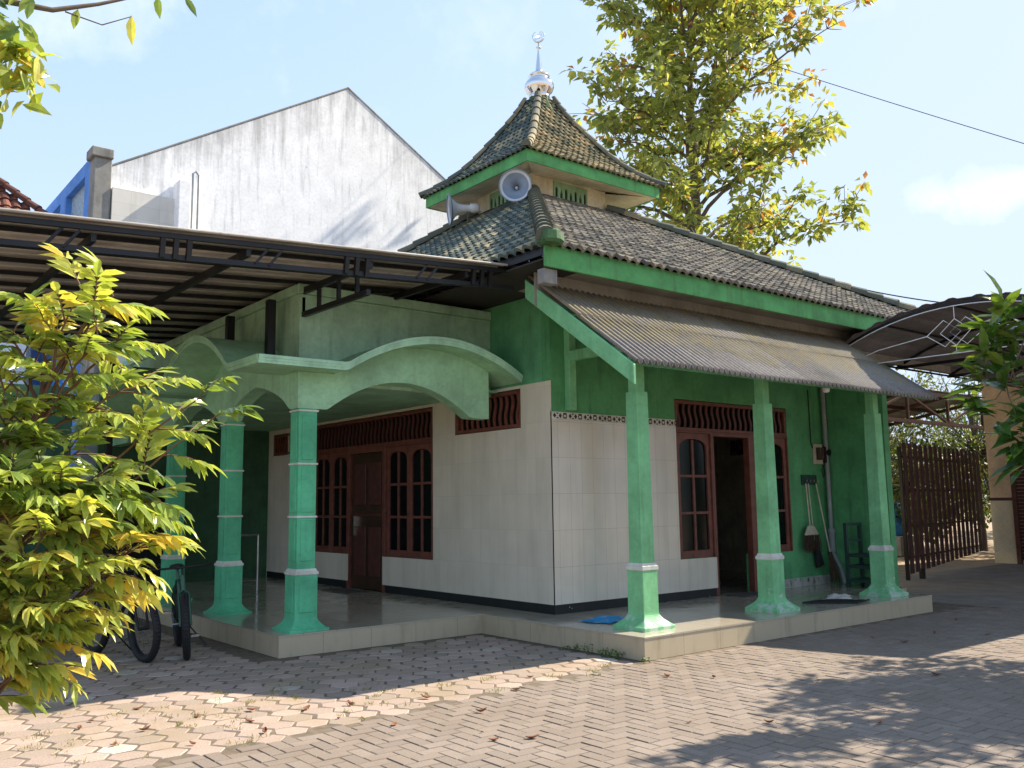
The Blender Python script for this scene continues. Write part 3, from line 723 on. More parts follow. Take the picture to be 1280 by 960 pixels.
mb = MB(); mb.prism([(-.60,.72,4.45),(-.44,.65,4.45),(-.28,.74,4.45),(-.30,.98,4.45),(-.50,1.02,4.45)], (.03,.04,.17)); mb.build('ridge_end', M['ridgeend'], rc, bevel=.035)
mb = MB()                                                    # fascias
mb.box(-.46, 10.3, .88, .915, 4.215, 4.47); mb.build('fascia', M['fascia'], mosque, bevel=.004)
mb = MB(); mb.box(-.44, -.41, .92, 10.7, 4.36, 4.46); mb.build('fascia', M['steelpost'], mosque)  # left fascia in black: shade at this eave put into its colour
mb = MB(); mb.box(10.25, 10.28, .92, 10.7, 4.22, 4.47); mb.build('fascia', M['fascia'], mosque)
mb = MB()                                                    # soffits
mb.box(.3, 10.2, .92, 2.3, 4.30, 4.32); mb.box(8.0, 10.2, 2.3, 10.6, 4.30, 4.32)
mb.box(-.16, 10.0, 1.42, 1.44, 3.9, 4.30)
mb.build('soffit', M['soffit'], mosque)
mb = MB(); mb.box(-.42, .298, .92, 10.6, 4.31, 4.33); mb.box(.298, .9, 2.302, 10.6, 4.31, 4.33); mb.build('soffit', M['soffitshade'], mosque)
mb = MB(); mb.box(-.44, -.24, .93, 1.05, 4.04, 4.21); mb.build('rafter_end', M['greypillar'], mosque, bevel=.006)
# turret
mb = MB(); mb.box(2.86, 4.62, 5.0, 6.6, 6.5, 7.30); tw_ = mb.build('turret', M['cream'], mosque)
def turret_vent(T, u0, u1, z0, z1):
    v = MB(); n = 7; ww = (u1-u0)/n
    v.box(u0, u1, -.03, -.002, z1-.06, z1, T=T); v.box(u0, u1, -.03, -.002, z0, z0+.05, T=T)
    for k in range(n+1):
        v.box(max(u0, u0+k*ww-ww*.24), min(u1, u0+k*ww+ww*.24), -.03, -.002, z0+.05, z1-.06, T=T)
    for k in range(n):                                      # heads: tall and low slots alternate
        h = .07 if k % 2 == 0 else .16
        c = u0+(k+.5)*ww
        P = [(c-ww*.26, z1-.06), (c-ww*.26, z1-.06-h), (c, z1-.06-h*.35), (c+ww*.26, z1-.06-h), (c+ww*.26, z1-.06)]
        off = Vector(T(0,.028,0))-Vector(T(0,0,0)); v.prism([T(a, -.03, b) for a, b in P], off)
    o = v.build('vent', M['ventgreen'], tw_)
    b = MB(); b.face([T(u0,-.004,z0),T(u1,-.004,z0),T(u1,-.004,z1),T(u0,-.004,z1)]); b.build('dark_backing', M['slot'], o)  # near-black sheet stands in for the shade inside the vent
turret_vent(lambda u, d, z: (u, 5.0+d, z), 3.33, 4.13, 6.9, 7.24)
turret_vent(lambda u, d, z: (2.86+d, u, z), 5.4, 6.2, 6.9, 7.23)
TC = (3.74, 5.8); prof = [(1.64,7.34),(1.42,7.47),(1.2,7.63),(1.0,7.82),(.84,8.02),(.69,8.24),(.54,8.46),(.40,8.68),(.29,8.88),(.22,9.03),(.18,9.16)]
fine = []
for (d0, z0), (d1, z1) in zip(prof[:-1], prof[1:]): fine += [(d0, z0), ((d0+d1)/2, (z0+z1)/2)]
fine.append(prof[-1]); fine = [(d*.88+.12*(1.64-1.46*(z-7.34)/1.82), z) for d, z in fine]; prof = fine
asp = .95
def tc_(sx, sy, d, z): return (TC[0]+sx*d, TC[1]+sy*d*asp, z)
cs = [(-1,-1),(1,-1),(1,1),(-1,1)]
for k, (a, b) in enumerate(order):
    mb = MB(); tile_rows(mb, [(tc_(*cs[a], d, z), tc_(*cs[b], d, z)) for d, z in prof], .13, .018, .022)
    mb.build('turret_roof', M['tilesturret' if k < 1 else 'tilesgreen'], tw_)
for a in range(4):
    mb = MB(); ridge_caps(mb, [Vector(tc_(*cs[a], d, z+.03)) for d, z in prof[::2]], .07, .22); mb.build('ridge_tiles', M['ridge'], tw_)
mb = MB(); x0, x1, y0, y1 = TC[0]-1.58, TC[0]+1.58, TC[1]-1.58*asp, TC[1]+1.58*asp
mb.box(x0, x1, y0, y0+.03, 7.13, 7.34); mb.box(x0, x1, y1-.03, y1, 7.13, 7.34); mb.box(x0, x0+.03, y0+.03, y1-.03, 7.13, 7.34); mb.box(x1-.03, x1, y0+.03, y1-.03, 7.13, 7.34)
mb.build('fascia', M['fascia'], tw_, bevel=.004)
mb = MB()                                                    # sloping soffit from fascia up to the walls
q = [(x0+.03,y0+.03),(x1-.03,y0+.03),(x1-.03,y1-.03),(x0+.03,y1-.03)]; p_ = [(2.86,5.0),(4.62,5.0),(4.62,6.6),(2.86,6.6)]
for a, b in order: mb.face([(*q[a],7.155),(*q[b],7.155),(*p_[b],7.33),(*p_[a],7.27)])
mb.build('soffit', M['cream'], tw_, solid=.015)
# finial
mb = MB(); mb.lathe([(.0,.22),(.20,.20),(.22,.10),(.30,-.06),(.33,-.14)], (TC[0],TC[1],9.0), (0,0,1), 8); mb.build('roof_cap', M['ridgeend'], tw_)
fin = MB(); F0 = (TC[0], TC[1], 9.16)
fin.lathe([(.18,0),(.20,.03),(.20,.07),(.17,.08),(.18,.10),(.25,.16),(.28,.24),(.275,.30),(.24,.36),(.18,.40),(.175,.44),(.19,.455),(.20,.47),(.19,.49),(.12,.50),(.075,.52),(.066,.60),(.042,.80),(.018,1.0),(.016,1.02),(.045,1.04),(.05,1.055),(.013,1.08),(.010,1.17),(0,1.175)], F0, (0,0,1), 28)
fo = fin.build('finial', M['steel'], mosque, smooth=True)
em = MB(); ez = 9.16+1.17+.11; ed = Vector((.62,-.78,0))      # crescent ring with calligraphic strokes, seen near face-on
ring = []
for k in range(27):
    a = rad(-240+300*k/26+0); ring.append(Vector((TC[0],TC[1],ez)) + ed*(.108*math.cos(a)) + Vector((0,0,.112*math.sin(a))))
em.tube(ring, [.006+.014*math.sin(math.pi*k/26) for k in range(27)], 6)
def stroke(pts, r=.012): em.tube([Vector((TC[0],TC[1],ez)) + ed*x*.68 + Vector((0,0,z*.68)) for x, z in pts], r*.7, 6)
stroke([(.085,-.06),(.085,.08)]); stroke([(.045,.10),(.045,-.05),(.02,-.075),(-.005,-.05),(-.005,.06)]); stroke([(-.005,-.05),(-.04,-.075),(-.05,.0),(-.09,-.03),(-.085,-.08),(-.04,-.085)]); stroke([(.03,.13),(.05,.115),(.07,.13)], .008)
em.build('emblem', M['steel'], fo, smooth=True)

# ---------------- lean-to of corrugated cement sheet over the veranda
mb = MB(); per = .095; x0, x1 = -.10, 6.35; ny = 6; sl = .72
ox = []; k = 0; x = x0
while x < x1+1e-6: ox.append(x); x += per/6
for b in range(2):                                          # two overlapping tiers of sheets
    ya, yb = ((-.10, .80), (.74, 1.62))[b]; rows = []
    for q in range(4):
        y = ya+(yb-ya)*q/3; z = 3.05+sl*(y+.10)+b*.012
        rows.append([(xx, y, z+.032*math.sin(2*math.pi*xx/per)+ (.006*math.sin(xx*2.1+b*2))) for xx in ox])
    i0 = len(mb.f); mb.grid(rows)
    for f_ in range(i0, len(mb.f)): mb.r[f_] = ((f_-i0) % (len(ox)-1))//66*.37 % 1.0
mb.build('veranda_roof', M['asb'], mosque, smooth=True, solid=.010)
mb = MB(); dy, dz = 1.74, 1.74*sl
xb = -.135; mb.prism([(xb,-.10,2.80),(xb,-.10,3.01),(xb,-.10+dy,3.01+dz),(xb,-.10+dy,2.80+dz-.02)], (.035,0,0))
mb.build('barge_board', M['column'], mosque, bevel=.004)
mb = MB(); mb.box(-.09, 6.3, .42, .50, 3.30, 3.38); mb.box(-.09, 6.3, 1.10, 1.17, 3.78, 3.86); mb.box(-.09, 6.3, -.02, .03, 3.03, 3.075); mb.build('purlin', M['green_side'], mosque)
# small things fixed to the building
mb = MB(); mb.lathe([(0,0),(.04,.01),(.05,.05),(.04,.09),(0,.1)], (3.7,.1,2.98), (0,0,1), 12); mb.build('lamp', M['hornwhite'], mosque, smooth=True)

# ------------------------------------------------------------------ loudspeakers
def horn(name, c, ax, label):
    t = thing(name, c, label, 'loudspeaker'); c = Vector(c); ax = Vector(ax).normalized()
    m_ = MB(); P = [(.27,0),(.262,-.01)] + [(.06+.205*math.exp(-4.2*k/10), -.02-.38*k/10) for k in range(1, 11)]
    m_.lathe(P, c, ax, 28); o = m_.build('horn', M['hornwhite'], t, smooth=True)
    m_ = MB(); m_.lathe([(.268,-.004),(.25,-.03)] + [(.03+.21*math.exp(-5*k/8), -.03-.27*k/8) for k in range(1, 9)] + [(0,-.30)], c, ax, 28); m_.build('horn_throat', M['horninside'], t, smooth=True)
    m_ = MB(); m_.lathe([(.258,-.012),(.276,-.012),(.276,.008),(.262,.008),(.258,-.012)], c, ax, 28); m_.build('rim', M['horninside'], t, smooth=True)
    m_ = MB(); m_.lathe([(0,-.24),(.03,-.22),(.034,-.19),(.02,-.165),(0,-.16)], c, ax, 14); m_.build('centre_plug', M['hornwhite'], t, smooth=True)
    m_ = MB(); m_.lathe([(0,-.385),(.075,-.385),(.085,-.40),(.085,-.52),(.06,-.545),(0,-.55)], c, ax, 18); m_.build('driver', M['hornwhite'], t, smooth=True)
    m_ = MB(); b = c-ax*.34; m_.bar(b-Vector((0,0,.04)), b-Vector((0,0,.40)), .03); m_.bar(b-Vector((0,0,.05)), b-ax*.25-Vector((0,0,.05)), .03); m_.build('bracket', M['chrome'], t)
horn('loudspeaker', (2.16,4.62,6.80), (-.72,-.69,-.10), 'round grey horn loudspeaker facing the yard, at the corner of the roof turret')
horn('loudspeaker', (2.02,6.33,6.82), (-.88,.46,-.10), 'horn loudspeaker seen from the side, pointing away towards the white gable wall')

# ------------------------------------------------------------------ carport on the left
cp = thing('carport', (-4.5, 5, 0), 'black steel carport with ribbed sheet roof, left of the mosque porch', 'carport')
zc = lambda x, y: 4.40 + .068*(x+.17) + .016*(y-1.6)
mb = MB(); ys = []; y = 1.6
prof4 = [(0,0),(.10,0),(.125,.03),(.16,.03),(.185,0)]
while y < 9.6:
    ys += [(y+a*1.0, h) for a, h in prof4]; y += .20
mb.grid([[(x, yy, zc(x, yy)+h) for yy, h in ys] for x in (-9.0, -6, -3, -.17)])
mb.build('roof_sheet', M['sheetunder'], cp, solid=.004)
mb = MB(); mb.tube([(-9,1.59,zc(-9,1.6)+.0),(-.17,1.59,zc(-.17,1.6)+.0)], .014, 10); mb.build('eave_trim', M['sheetunder'], cp, smooth=True)
def beamx(m_, y, dz_, s=.06, x0=-9, x1=-.25): m_.bar((x0,y,zc(x0,y)+dz_), (x1,y,zc(x1,y)+dz_), s, s*1.2)
mb = MB(); beamx(mb, 1.66, -.055, .04); beamx(mb, 1.72, -.24, .042)
for g_ in (-8.3, -6.3, -4.25, -2.38, -.75):
    for dx in (-.12, 0, .12): mb.bar((g_+dx,1.70,zc(g_,1.7)-.26), (g_+dx,1.67,zc(g_,1.7)-.07), .045)
for g_ in (-7.3, -5.2, -3.35, -1.5):
    for dx in (-.07, .07): mb.bar((g_+dx-.06,1.70,zc(g_,1.7)-.24), (g_+dx+.06,1.67,zc(g_,1.7)-.08), .025)
mb.build('front_truss', M['steelpost'], cp)
mb = MB()
for y in [2.05+.62*k for k in range(12)]: beamx(mb, y, -.035, .036)
mb.build('purlin', M['steelpost'], cp)
for x in (-8.2, -6.35, -4.95, -3.55, -2.2, -.95):
    if x > -3: y1 = 9.3
    mb = MB(); mb.bar((x,1.7,zc(x,1.7)-.13), (x,9.4,zc(x,9.4)-.13), .045, .075)
    if x == -2.2:
        mb.bar((x,1.75,zc(x,1.75)-.42), (x,9.4,zc(x,9.4)-.42), .05, .06)
        for q in range(9): yy = 2.0+q*.9; mb.bar((x,yy,zc(x,yy)-.40), (x,yy,zc(x,yy)-.17), .04); mb.bar((x,yy+.42,zc(x,yy)-.40), (x,yy+.42,zc(x,yy)-.17), .04)
    mb.build('rafter', M['steelpost'], cp)
for x, y, z0 in ((-2.42,3.75,3.22),(-2.42,5.05,3.55),(-8.2,2.0,0),(-8.2,9.2,0),(-4.95,9.2,0),(-2.8,9.2,0)):
    mb = MB(); mb.box(x-.05, x+.05, y-.05, y+.05, z0, zc(x, y)-.18); mb.build('post', M['steelpost'], cp, bevel=.006)

# ------------------------------------------------------------------ arched canopy on the right
ca = thing('arched_canopy', (9.5, -.5, 0), 'dark barrel vaulted metal canopy with white diamond grille at its end, over the gateway', 'canopy')
yc, hw, za, zs = -.5, 2.08, 4.45, 3.92
rr = (hw*hw+(za-zs)**2)/(2*(za-zs)); ang = math.asin(hw/rr)
def arc(a, dz_=0): return (yc + (rr+dz_)*math.sin(a), za-rr + (rr+dz_)*math.cos(a))
mb = MB(); na = 66; rows = []
for k in range(na+1):
    a = ang*(1-2*k/na); h = .025 if (k % 6) in (2, 3) else 0; y, z = arc(a, h); rows.append((y, z))
mb.grid([[(x, y, z) for y, z in rows] for x in (6.16, 9.5, 13, 16.15)])
mb.build('roof_sheet', M['sheetdark'], ca, solid=.006)
mb = MB()
for x in (6.22, 8.3, 10.2, 12.1, 14, 15.9):
    pts = [(x, *arc(ang*(1-2*k/16), -.05)) for k in range(17)]
    for p, q in zip(pts[:-1], pts[1:]): mb.bar(p, q, .04)
    if x > 7: mb.bar((x, yc-hw, zs-.05), (x, yc+hw, zs-.05), .05)
for a in (-.98, -.5, 0, .5, .98): y, z = arc(ang*a, -.09); mb.bar((6.22,y,z), (15.9,y,z), .03)
mb.build('steel_rib', M['steelpost'], ca)
mb = MB(); xg = 6.15                                         # white end grille
pts = [(xg, *arc(ang*.93*(1-2*k/20), -.10)) for k in range(21)]; mb.tube(pts, .008, 6)
mb.tube([(xg, yc-1.9, 3.645), (xg, yc+1.7, 3.665)], .008, 6)
def gl_(pts): mb.tube([(xg, yc+a, b) for a, b in pts], .007, 6)
gl_([(1.75,3.70),(1.2,3.86),(.42,3.96)]); gl_([(-1.75,3.70),(-1.2,3.86),(-.42,3.96)])
gl_([(.42,3.96),(.16,4.16),(-.08,3.97),(.16,3.77),(.42,3.96)]); gl_([(-.42,3.96),(-.16,4.16),(.08,3.97),(-.16,3.77),(-.42,3.96)])
gl_([(0,4.34),(0,4.16),(.22,3.97),(0,3.77),(0,3.65)]); gl_([(0,4.16),(-.22,3.97),(0,3.77)])
gl_([(1.62,3.95),(1.62,3.66)])
mb.build('end_grille', M['whitesteel'], ca, smooth=True)
# ------------------------------------------------------------------ lower lean-to roof beyond the gate
lt = thing('lean_to_roof', (14.5, 5.2, 0), 'low rusty brown lean-to roof on steel frame, beyond the slatted gate', 'roof')
mb = MB(); rows = []
for x in (12.0, 14, 16, 18.0): rows.append([(x, 4.4+.1*k, 4.22-.017*k + (.03 if k % 4 < 2 else 0)) for k in range(44)])
mb.grid(rows); mb.build('roof_sheet', M['sheetdark'], lt, solid=.006)
mb = MB()
for y, z in ((4.4,4.14),(5.6,3.95),(7.0,3.70),(8.5,3.44)): mb.bar((12,y,z),(18,y,z), .06, .09)
for x in (12.1, 14, 16, 17.9): mb.bar((x,4.4,4.13),(x,8.6,3.42), .06, .08); mb.box(x-.04, x+.04, 8.5, 8.58, 0, 3.4); mb.box(x-.03, x+.03, 4.37, 4.43, 3.45, 4.1)
mb.bar((12,4.4,3.42),(18,4.4,3.42), .06, .09); mb.bar((12.1,4.4,3.45),(14,4.4,4.1), .05); mb.bar((14,4.4,4.1),(16,4.4,3.45), .05); mb.bar((16,4.4,3.45),(17.9,4.4,4.1), .05)
mb.build('frame', M['gatewood'], lt)

# ------------------------------------------------------------------ gate and neighbour house
gt = thing('gate', (10.15, 2.56, 0), 'tall dark maroon gate of vertical pointed slats, standing open across the driveway', 'gate')
A = Vector((10.15,2.56,0)); B = Vector((15.9,3.66,0)); d = (B-A).normalized(); nrm = Vector((-d.y,d.x,0)); ns = 17
for k in range(ns):
    t0 = (k+.14)/ns; t1 = (k+.80)/ns; p = A.lerp(B, t0); q = A.lerp(B, t1); m_ = (p+q)/2; hh = 2.62-.02*k*0+R.uniform(-.015,.015)
    mb = MB(); mb.prism([(p.x,p.y,.14+.012*k),(q.x,q.y,.14+.012*k),(q.x,q.y,hh),(m_.x+d.x*.06,m_.y+d.y*.06,hh+.07),(m_.x-d.x*.06,m_.y-d.y*.06,hh+.07),(p.x,p.y,hh)], nrm*.015); mb.build('slat', M['gatewood'], gt)
mb = MB()
for z in (.45, 1.05, 1.75, 2.4): mb.bar(A+nrm*.035+Vector((0,0,z)), B+nrm*.035+Vector((0,0,z)), .02, .04)
mb.bar(A+nrm*.05+Vector((0,0,.02)), A+nrm*.05+Vector((0,0,2.6)), .06); mb.build('rail', M['steelpost'], gt)
mb = MB(); p = A.lerp(B,.13); mb.box(p.x-.05, p.x+.05, p.y-.03, p.y+.05, 0, .2); mb.build('roller', M['steelpost'], gt)

hs = thing('neighbour_house', (18.5, -1, 0), 'peach plastered house with brown louvred door, right of the gate', 'house')
mb = MB(); mb.box(16.2, 22, -6, 3.62, 0, 5.0); mb.build('wall', M['peach'], hs, bevel=.01)
mb = MB(); mb.box(16.18, 16.199, 3.08, 3.62, 0, 1.5); tb = mb.build('tiled_base', M['plinthtile'], hs)
mb = MB()
for k in range(5): z = .02+k*.24; mb.bar((16.178,3.085,z),(16.178,3.60,z+.50), .006, .03); mb.bar((16.176,3.60,z),(16.176,3.085,z+.50), .006, .03)
mb.build('lattice_pattern', M['bamboo'], tb)
mb = MB(); mb.box(16.16, 16.199, 3.06, 3.64, 1.5, 1.57); mb.build('band', M['gatewood'], hs)
mb = MB(); mb.box(16.12, 16.199, 2.98, 3.08, 0, 2.78); mb.box(16.12, 16.199, 1.2, 1.3, 0, 2.78); mb.box(16.12, 16.199, 1.3, 2.98, 2.68, 2.78); fr = mb.build('door_frame', M['wooddark'], hs)
mb = MB()
for k in range(30): z = .1+k*.085; mb.prism([(16.15,1.3,z),(16.19,1.3,z+.07),(16.196,1.3,z+.07),(16.156,1.3,z)], (0,1.68,0))
mb.build('door', M['wooddark'], hs)
mb = MB(); mb.box(12.3, 22.3, -6.2, 4.0, 5.0, 5.12); mb.build('roof', M['terracotta'], hs)  # unseen roof slab, its long overhang added to shade the gate

# ------------------------------------------------------------------ houses behind, left
gh = thing('gabled_house', (4, 18, 0), 'tall house with a stained white windowless gable wall, behind the mosque', 'house')
mb = MB(); P = [(-1.80,14,0),(-1.74,14,9.13),(4.08,14,12.62),(10.0,14,9.1),(10.0,14,0)]
mb.prism(P, (0,8,0)); mb.build('wall', M['gablewall'], gh)
mb = MB()
mb.prism([(-1.85,13.985,9.075),(4.08,13.985,12.63),(10.2,13.985,8.99),(10.2,13.985,9.03),(4.08,13.985,12.67),(-1.85,13.985,9.115)], (0,8.2,0)); mb.build('roof', M['greypillar'], gh)
mb = MB(); mb.box(-1.74, -.30, 13.86, 13.99, 0, 8.62); mb.build('block_patch', M['blockwall'], gh)
mb = MB(); mb.box(-.40, -.14, 13.55, 13.99, 6.5, 9.0); mb.build('wall_fin', M['gablewall'], gh, bevel=.01)
mb = MB(); mb.tube([(-.08,13.6,6),(-.08,13.6,9.22),(-.02,13.6,9.28),(.05,13.6,9.2),(.05,13.6,6)], .028, 8); mb.build('pipe', M['pvc'], gh, smooth=True)
bh = thing('blue_house', (-3, 17, 0), 'blue framed house front with pale lattice and weathered grey pillar, beside the white gable', 'house')
mb = MB(); mb.box(-2.12, -1.76, 13.9, 14.3, 0, 9.25); mb.build('pillar', M['greypillar'], bh, bevel=.015)
mb = MB(); mb.box(-2.2, -1.74, 13.84, 14.34, 9.25, 9.47); mb.build('pillar_cap', M['greypillar'], bh, bevel=.02)
mb = MB(); wall(mb, lambda u, d, z: (-2.11+d, u, z), 14.302, 22, 0, 9.36, .35, [(14.75,16.55,4.0,9.05),(17.1,19.2,4.0,9.05),(19.7,21.6,4,9.05)]); mb.build('frame', M['bluewall'], bh)
for u0, u1 in ((14.75,16.55),(17.1,19.2),(19.7,21.6)):
    mb = MB(); mb.face([(-1.93,u0,4),(-1.93,u1,4),(-1.93,u1,9.05),(-1.93,u0,9.05)])
    o = mb.build('lattice', M['bluelattice'], bh, solid=.04)
    mb = MB()
    for k in range(24):
        z = 5.2+k*.16
        for q in range(11):
            u = u0+.05+q*(u1-u0-.1)/11; mb.bar((-1.955,u,z),(-1.955,u+.14,z+.12*(1 if (k+q)%2 else -1)), .03)
    mb.build('lattice_strip', M['whitesteel'], o)
th = thing('tiled_house', (-5.5, 20, 0), 'distant house with a terracotta tiled roof, at the edge of the photo', 'house')
mb = MB(); nr = 9
tile_rows(mb, [(Vector((-9.5,16.7,8.3)).lerp(Vector((-9.5,18.2,10.28)), q/nr), Vector((-2.2,16.7,8.3)).lerp(Vector((-4.4,18.2,10.28)), q/nr)) for q in range(nr+1)], .22, .03, .035, 4)
ro = mb.build('roof', M['terracotta'], th)
mb = MB(); ridge_caps(mb, [(-2.2,16.7,8.36),(-4.4,18.2,10.34)], .12); mb.build('ridge_tiles', M['terracotta'], ro)
mb = MB(); mb.box(-9, -2.7, 17.0, 22, 0, 8.2); mb.build('wall', M['gablewall'], th)
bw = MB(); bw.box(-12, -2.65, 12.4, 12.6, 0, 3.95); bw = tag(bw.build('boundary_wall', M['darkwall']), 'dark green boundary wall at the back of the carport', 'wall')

# ------------------------------------------------------------------ plants
def rvec(): 
    while True:
        v = Vector((R.uniform(-1,1), R.uniform(-1,1), R.uniform(-1,1)))
        if .05 < v.length < 1: return v.normalized()
def curve_pts(p, q, sag, n=7, wob=.0):
    p = Vector(p); q = Vector(q); o = []
    for k in range(n+1):
        t = k/n; v = p.lerp(q, t); v.z += sag*4*t*(1-t)
        if 0 < k < n: v += rvec()*wob
        o.append(v)
    return o
# big tree behind
tt = thing('broadleaf_tree', (12.5, 9.3, 0), 'tall sparse tree with yellowing broad leaves, rising behind the mosque roof', 'tree')
R.seed(21); tr = MB(); lv = MB()
trunk = [Vector((12.5+.10*math.sin(k*.9), 9.3+.12*math.cos(k*.7), k*1.2)) for k in range(15)]
tr.tube(trunk, [.26-.0155*k for k in range(15)], 10)
tips = []
for k in range(62):
    h = 6.4 + 10.8*(k/62) + R.uniform(-.3,.3); t = h/1.2; i = min(13, int(t)); base = trunk[i].lerp(trunk[i+1], t-i)
    az = k*2.399+R.uniform(-.3,.3); reach = (3.9 if h < 12 else 3.9-(h-12)*.30)*R.uniform(.5,1.0)
    # the crown leans out to the sunny side
    dirv = Vector((math.cos(az), math.sin(az), 0)); reach *= 1+.10*max(0, dirv.dot(Vector((.8,-.6,0))))-.08*max(0, dirv.dot(Vector((-.55,.83,0))))
    rise = reach*R.uniform(.35,.75) if h > 9.5 else reach*R.uniform(.05,.45)
    end = base + dirv*reach + Vector((0,0,rise))
    pts = curve_pts(base, end, .10*reach, 7, .10); r0 = .075-.003*(h-6)
    tr.tube(pts, [max(.012, r0*(1-.85*q/7)) for q in range(8)], 6)
    for q in range(2, 8):
        for s_ in range(3 if q < 7 else 4):
            p = pts[q]; v = (rvec()*.8 + (pts[q]-pts[q-1]).normalized()*.5 + Vector((0,0,.25))); e = p + v*R.uniform(.35,.95)
            tr.tube([p, (p+e)/2+rvec()*.05, e], [.014,.010,.006], 4, caps=False); tips.append(e); 
            if R.random() < .55: tips.append((p+e)/2)
for e in tips:
    if R.random() < .16: continue
    tone = R.gauss(.46,.20)+.10*((e-Vector((13.3,10,12))).dot(Vector((.8,-.5,.2))))/4
    for q in range(R.randint(8,13)):
        dv = rvec(); dv.z = dv.z*.6-.05
        p = e+dv*R.uniform(.02,.26)
        lv.leaf(p, dv+Vector((0,0,-.1)), Vector((0,0,1))+rvec()*.7, R.uniform(.19,.34), R.uniform(.115,.185), min(1,max(0,tone+R.gauss(0,.14)+(.4 if R.random()<.04 else 0))), .3, 0, .25, 1)
tr.build('trunk', M['bark'], tt, smooth=True); lv.build('crown', M['leaf_tree'], tt)

def compound(tr, lv, p, d, L, tone, leaflet=.13, width=.042, pairs=5, droop=.35):
    """pinnate leaf: rachis with paired leaflets"""
    p = Vector(p); d = Vector(d).normalized(); side = d.cross(Vector((0,0,1)))
    if side.length < .1: side = d.orthogonal()
    side.normalize(); pts = []
    for k in range(6):
        t = k/5; v = p + d*L*t; v.z -= droop*L*t*t; pts.append(v)
    tr.tube(pts, [.0035-.0004*k for k in range(6)], 4, caps=False)
    nrm = side.cross(d).normalized()
    for k in range(pairs):
        t = .28+.72*k/(pairs-1); i = min(4, int(t*5)); c = pts[i].lerp(pts[i+1], t*5-i); dd = (pts[i+1]-pts[i]).normalized()
        for s_ in (-1, 1):
            ld = dd*.75+side*s_*.75+Vector((0,0,-.22))+rvec()*.16; ll = leaflet*R.uniform(.6,1.2)*(1-.25*abs(t-.65))
            lv.leaf(c, ld, nrm+rvec()*.35, ll, width*R.uniform(.85,1.15), min(1,max(0,tone+R.gauss(0,.14))), R.uniform(.05,.5), 0, R.uniform(.15,.6))
    lv.leaf(pts[-1], (pts[-1]-pts[-2])+rvec()*.003, nrm+rvec()*.3, leaflet, width, min(1,max(0,tone+R.gauss(0,.08))), .25, 0, .35)

# near bush on the left
bt = thing('leafy_shrub', (-6.45, -3.0, 0), 'bushy young tree with glossy yellow green compound leaves, in front of the carport', 'shrub')
R.seed(5); tr = MB(); lv = MB()
stem = [Vector((-6.50,-2.95,0)), Vector((-6.47,-2.98,.6)), Vector((-6.40,-3.0,1.1)), Vector((-6.32,-3.05,1.55)), Vector((-6.22,-3.08,2.0)), Vector((-6.08,-3.12,2.30))]
tr.tube(stem, [.022,.019,.016,.013,.009,.005], 8)
def shoot(start, end, n, L=.26, tone=.55, sag=.03, pairs=5, leaflet=.13):
    pts = curve_pts(start, end, sag, 6, .012); tr.tube(pts, [.0075-.0008*k for k in range(7)], 5)
    for k in range(n):
        t = .35+.65*k/max(1, n-1); i = min(5, int(t*6)); c = pts[i].lerp(pts[i+1], t*6-i); ax = (pts[-1]-pts[0]).normalized()
        a = k*2.4+R.uniform(-.4,.4); o = ax.orthogonal().normalized(); o2 = ax.cross(o)
        dv = ax*(.55+.5*t)+(o*math.cos(a)+o2*math.sin(a))*.8; dv.z = dv.z*.7+.02
        compound(tr, lv, c, dv, L*R.uniform(.7,1.1), tone+R.gauss(0,.10), leaflet, leaflet*.29, pairs, R.uniform(.1,.45))
SH = [((-6.14,-3.2,2.36),7,.66),((-6.02,-3.14,2.36),7,.7),((-6.22,-3.1,2.26),7,.55),((-6.08,-3.2,2.2),7,.6),((-5.98,-3.1,2.2),6,.68),
      ((-6.24,-3.05,2.12),8,.55),((-6.36,-3.1,2.06),8,.5),((-5.90,-3.15,2.04),7,.62),((-5.72,-3.2,2.0),7,.62),((-5.66,-3.15,1.92),7,.55),
      ((-6.06,-3.1,1.84),8,.42),((-6.2,-3.05,1.92),8,.4),((-6.32,-3.1,1.85),8,.45),
      ((-6.3,-3.2,1.70),8,.55),((-6.16,-3.2,1.68),9,.6),((-6.02,-3.2,1.66),9,.62),((-5.90,-3.2,1.62),8,.64),((-5.88,-3.2,1.48),9,.72),((-5.95,-3.25,1.5),9,.72),((-6.08,-3.25,1.52),9,.7),((-6.22,-3.25,1.54),9,.66),
      ((-6.34,-3.2,1.52),8,.62),((-6.05,-3.25,1.38),9,.72),((-6.18,-3.25,1.4),9,.7),((-6.3,-3.2,1.38),8,.66),((-6.14,-3.2,1.28),7,.6),((-6.26,-3.2,1.28),7,.55),
      ((-6.2,-3.1,1.2),5,.38),((-6.40,-3.1,1.45),7,.55),((-6.42,-3.1,1.7),8,.5),((-6.45,-3.0,1.95),7,.5),((-6.34,-3.05,2.2),7,.5),((-6.38,-3.1,1.9),8,.5),((-6.3,-3.1,2.0),7,.55),((-6.44,-3.1,1.55),8,.55),((-6.40,-3.15,1.38),8,.6),((-6.36,-3.2,1.24),7,.6),((-6.0,-2.9,1.6),7,.4),((-6.2,-2.85,1.5),7,.4),((-6.3,-2.8,1.8),7,.4)]
for e, n_, tone in SH:
    i = max(1, min(5, int((e[2]-.35)/.42))); st = stem[i].lerp(stem[i-1], R.random()*.8)
    shoot(st, e, n_+(0 if e[2] > 1.7 else 2), .185, tone+R.gauss(0,.1), .03, R.choice((5,6,6,7)), R.uniform(.078,.112))
tr.build('trunk', M['barkred'], bt, smooth=True); lv.build('crown', M['leaf_bush'], bt)

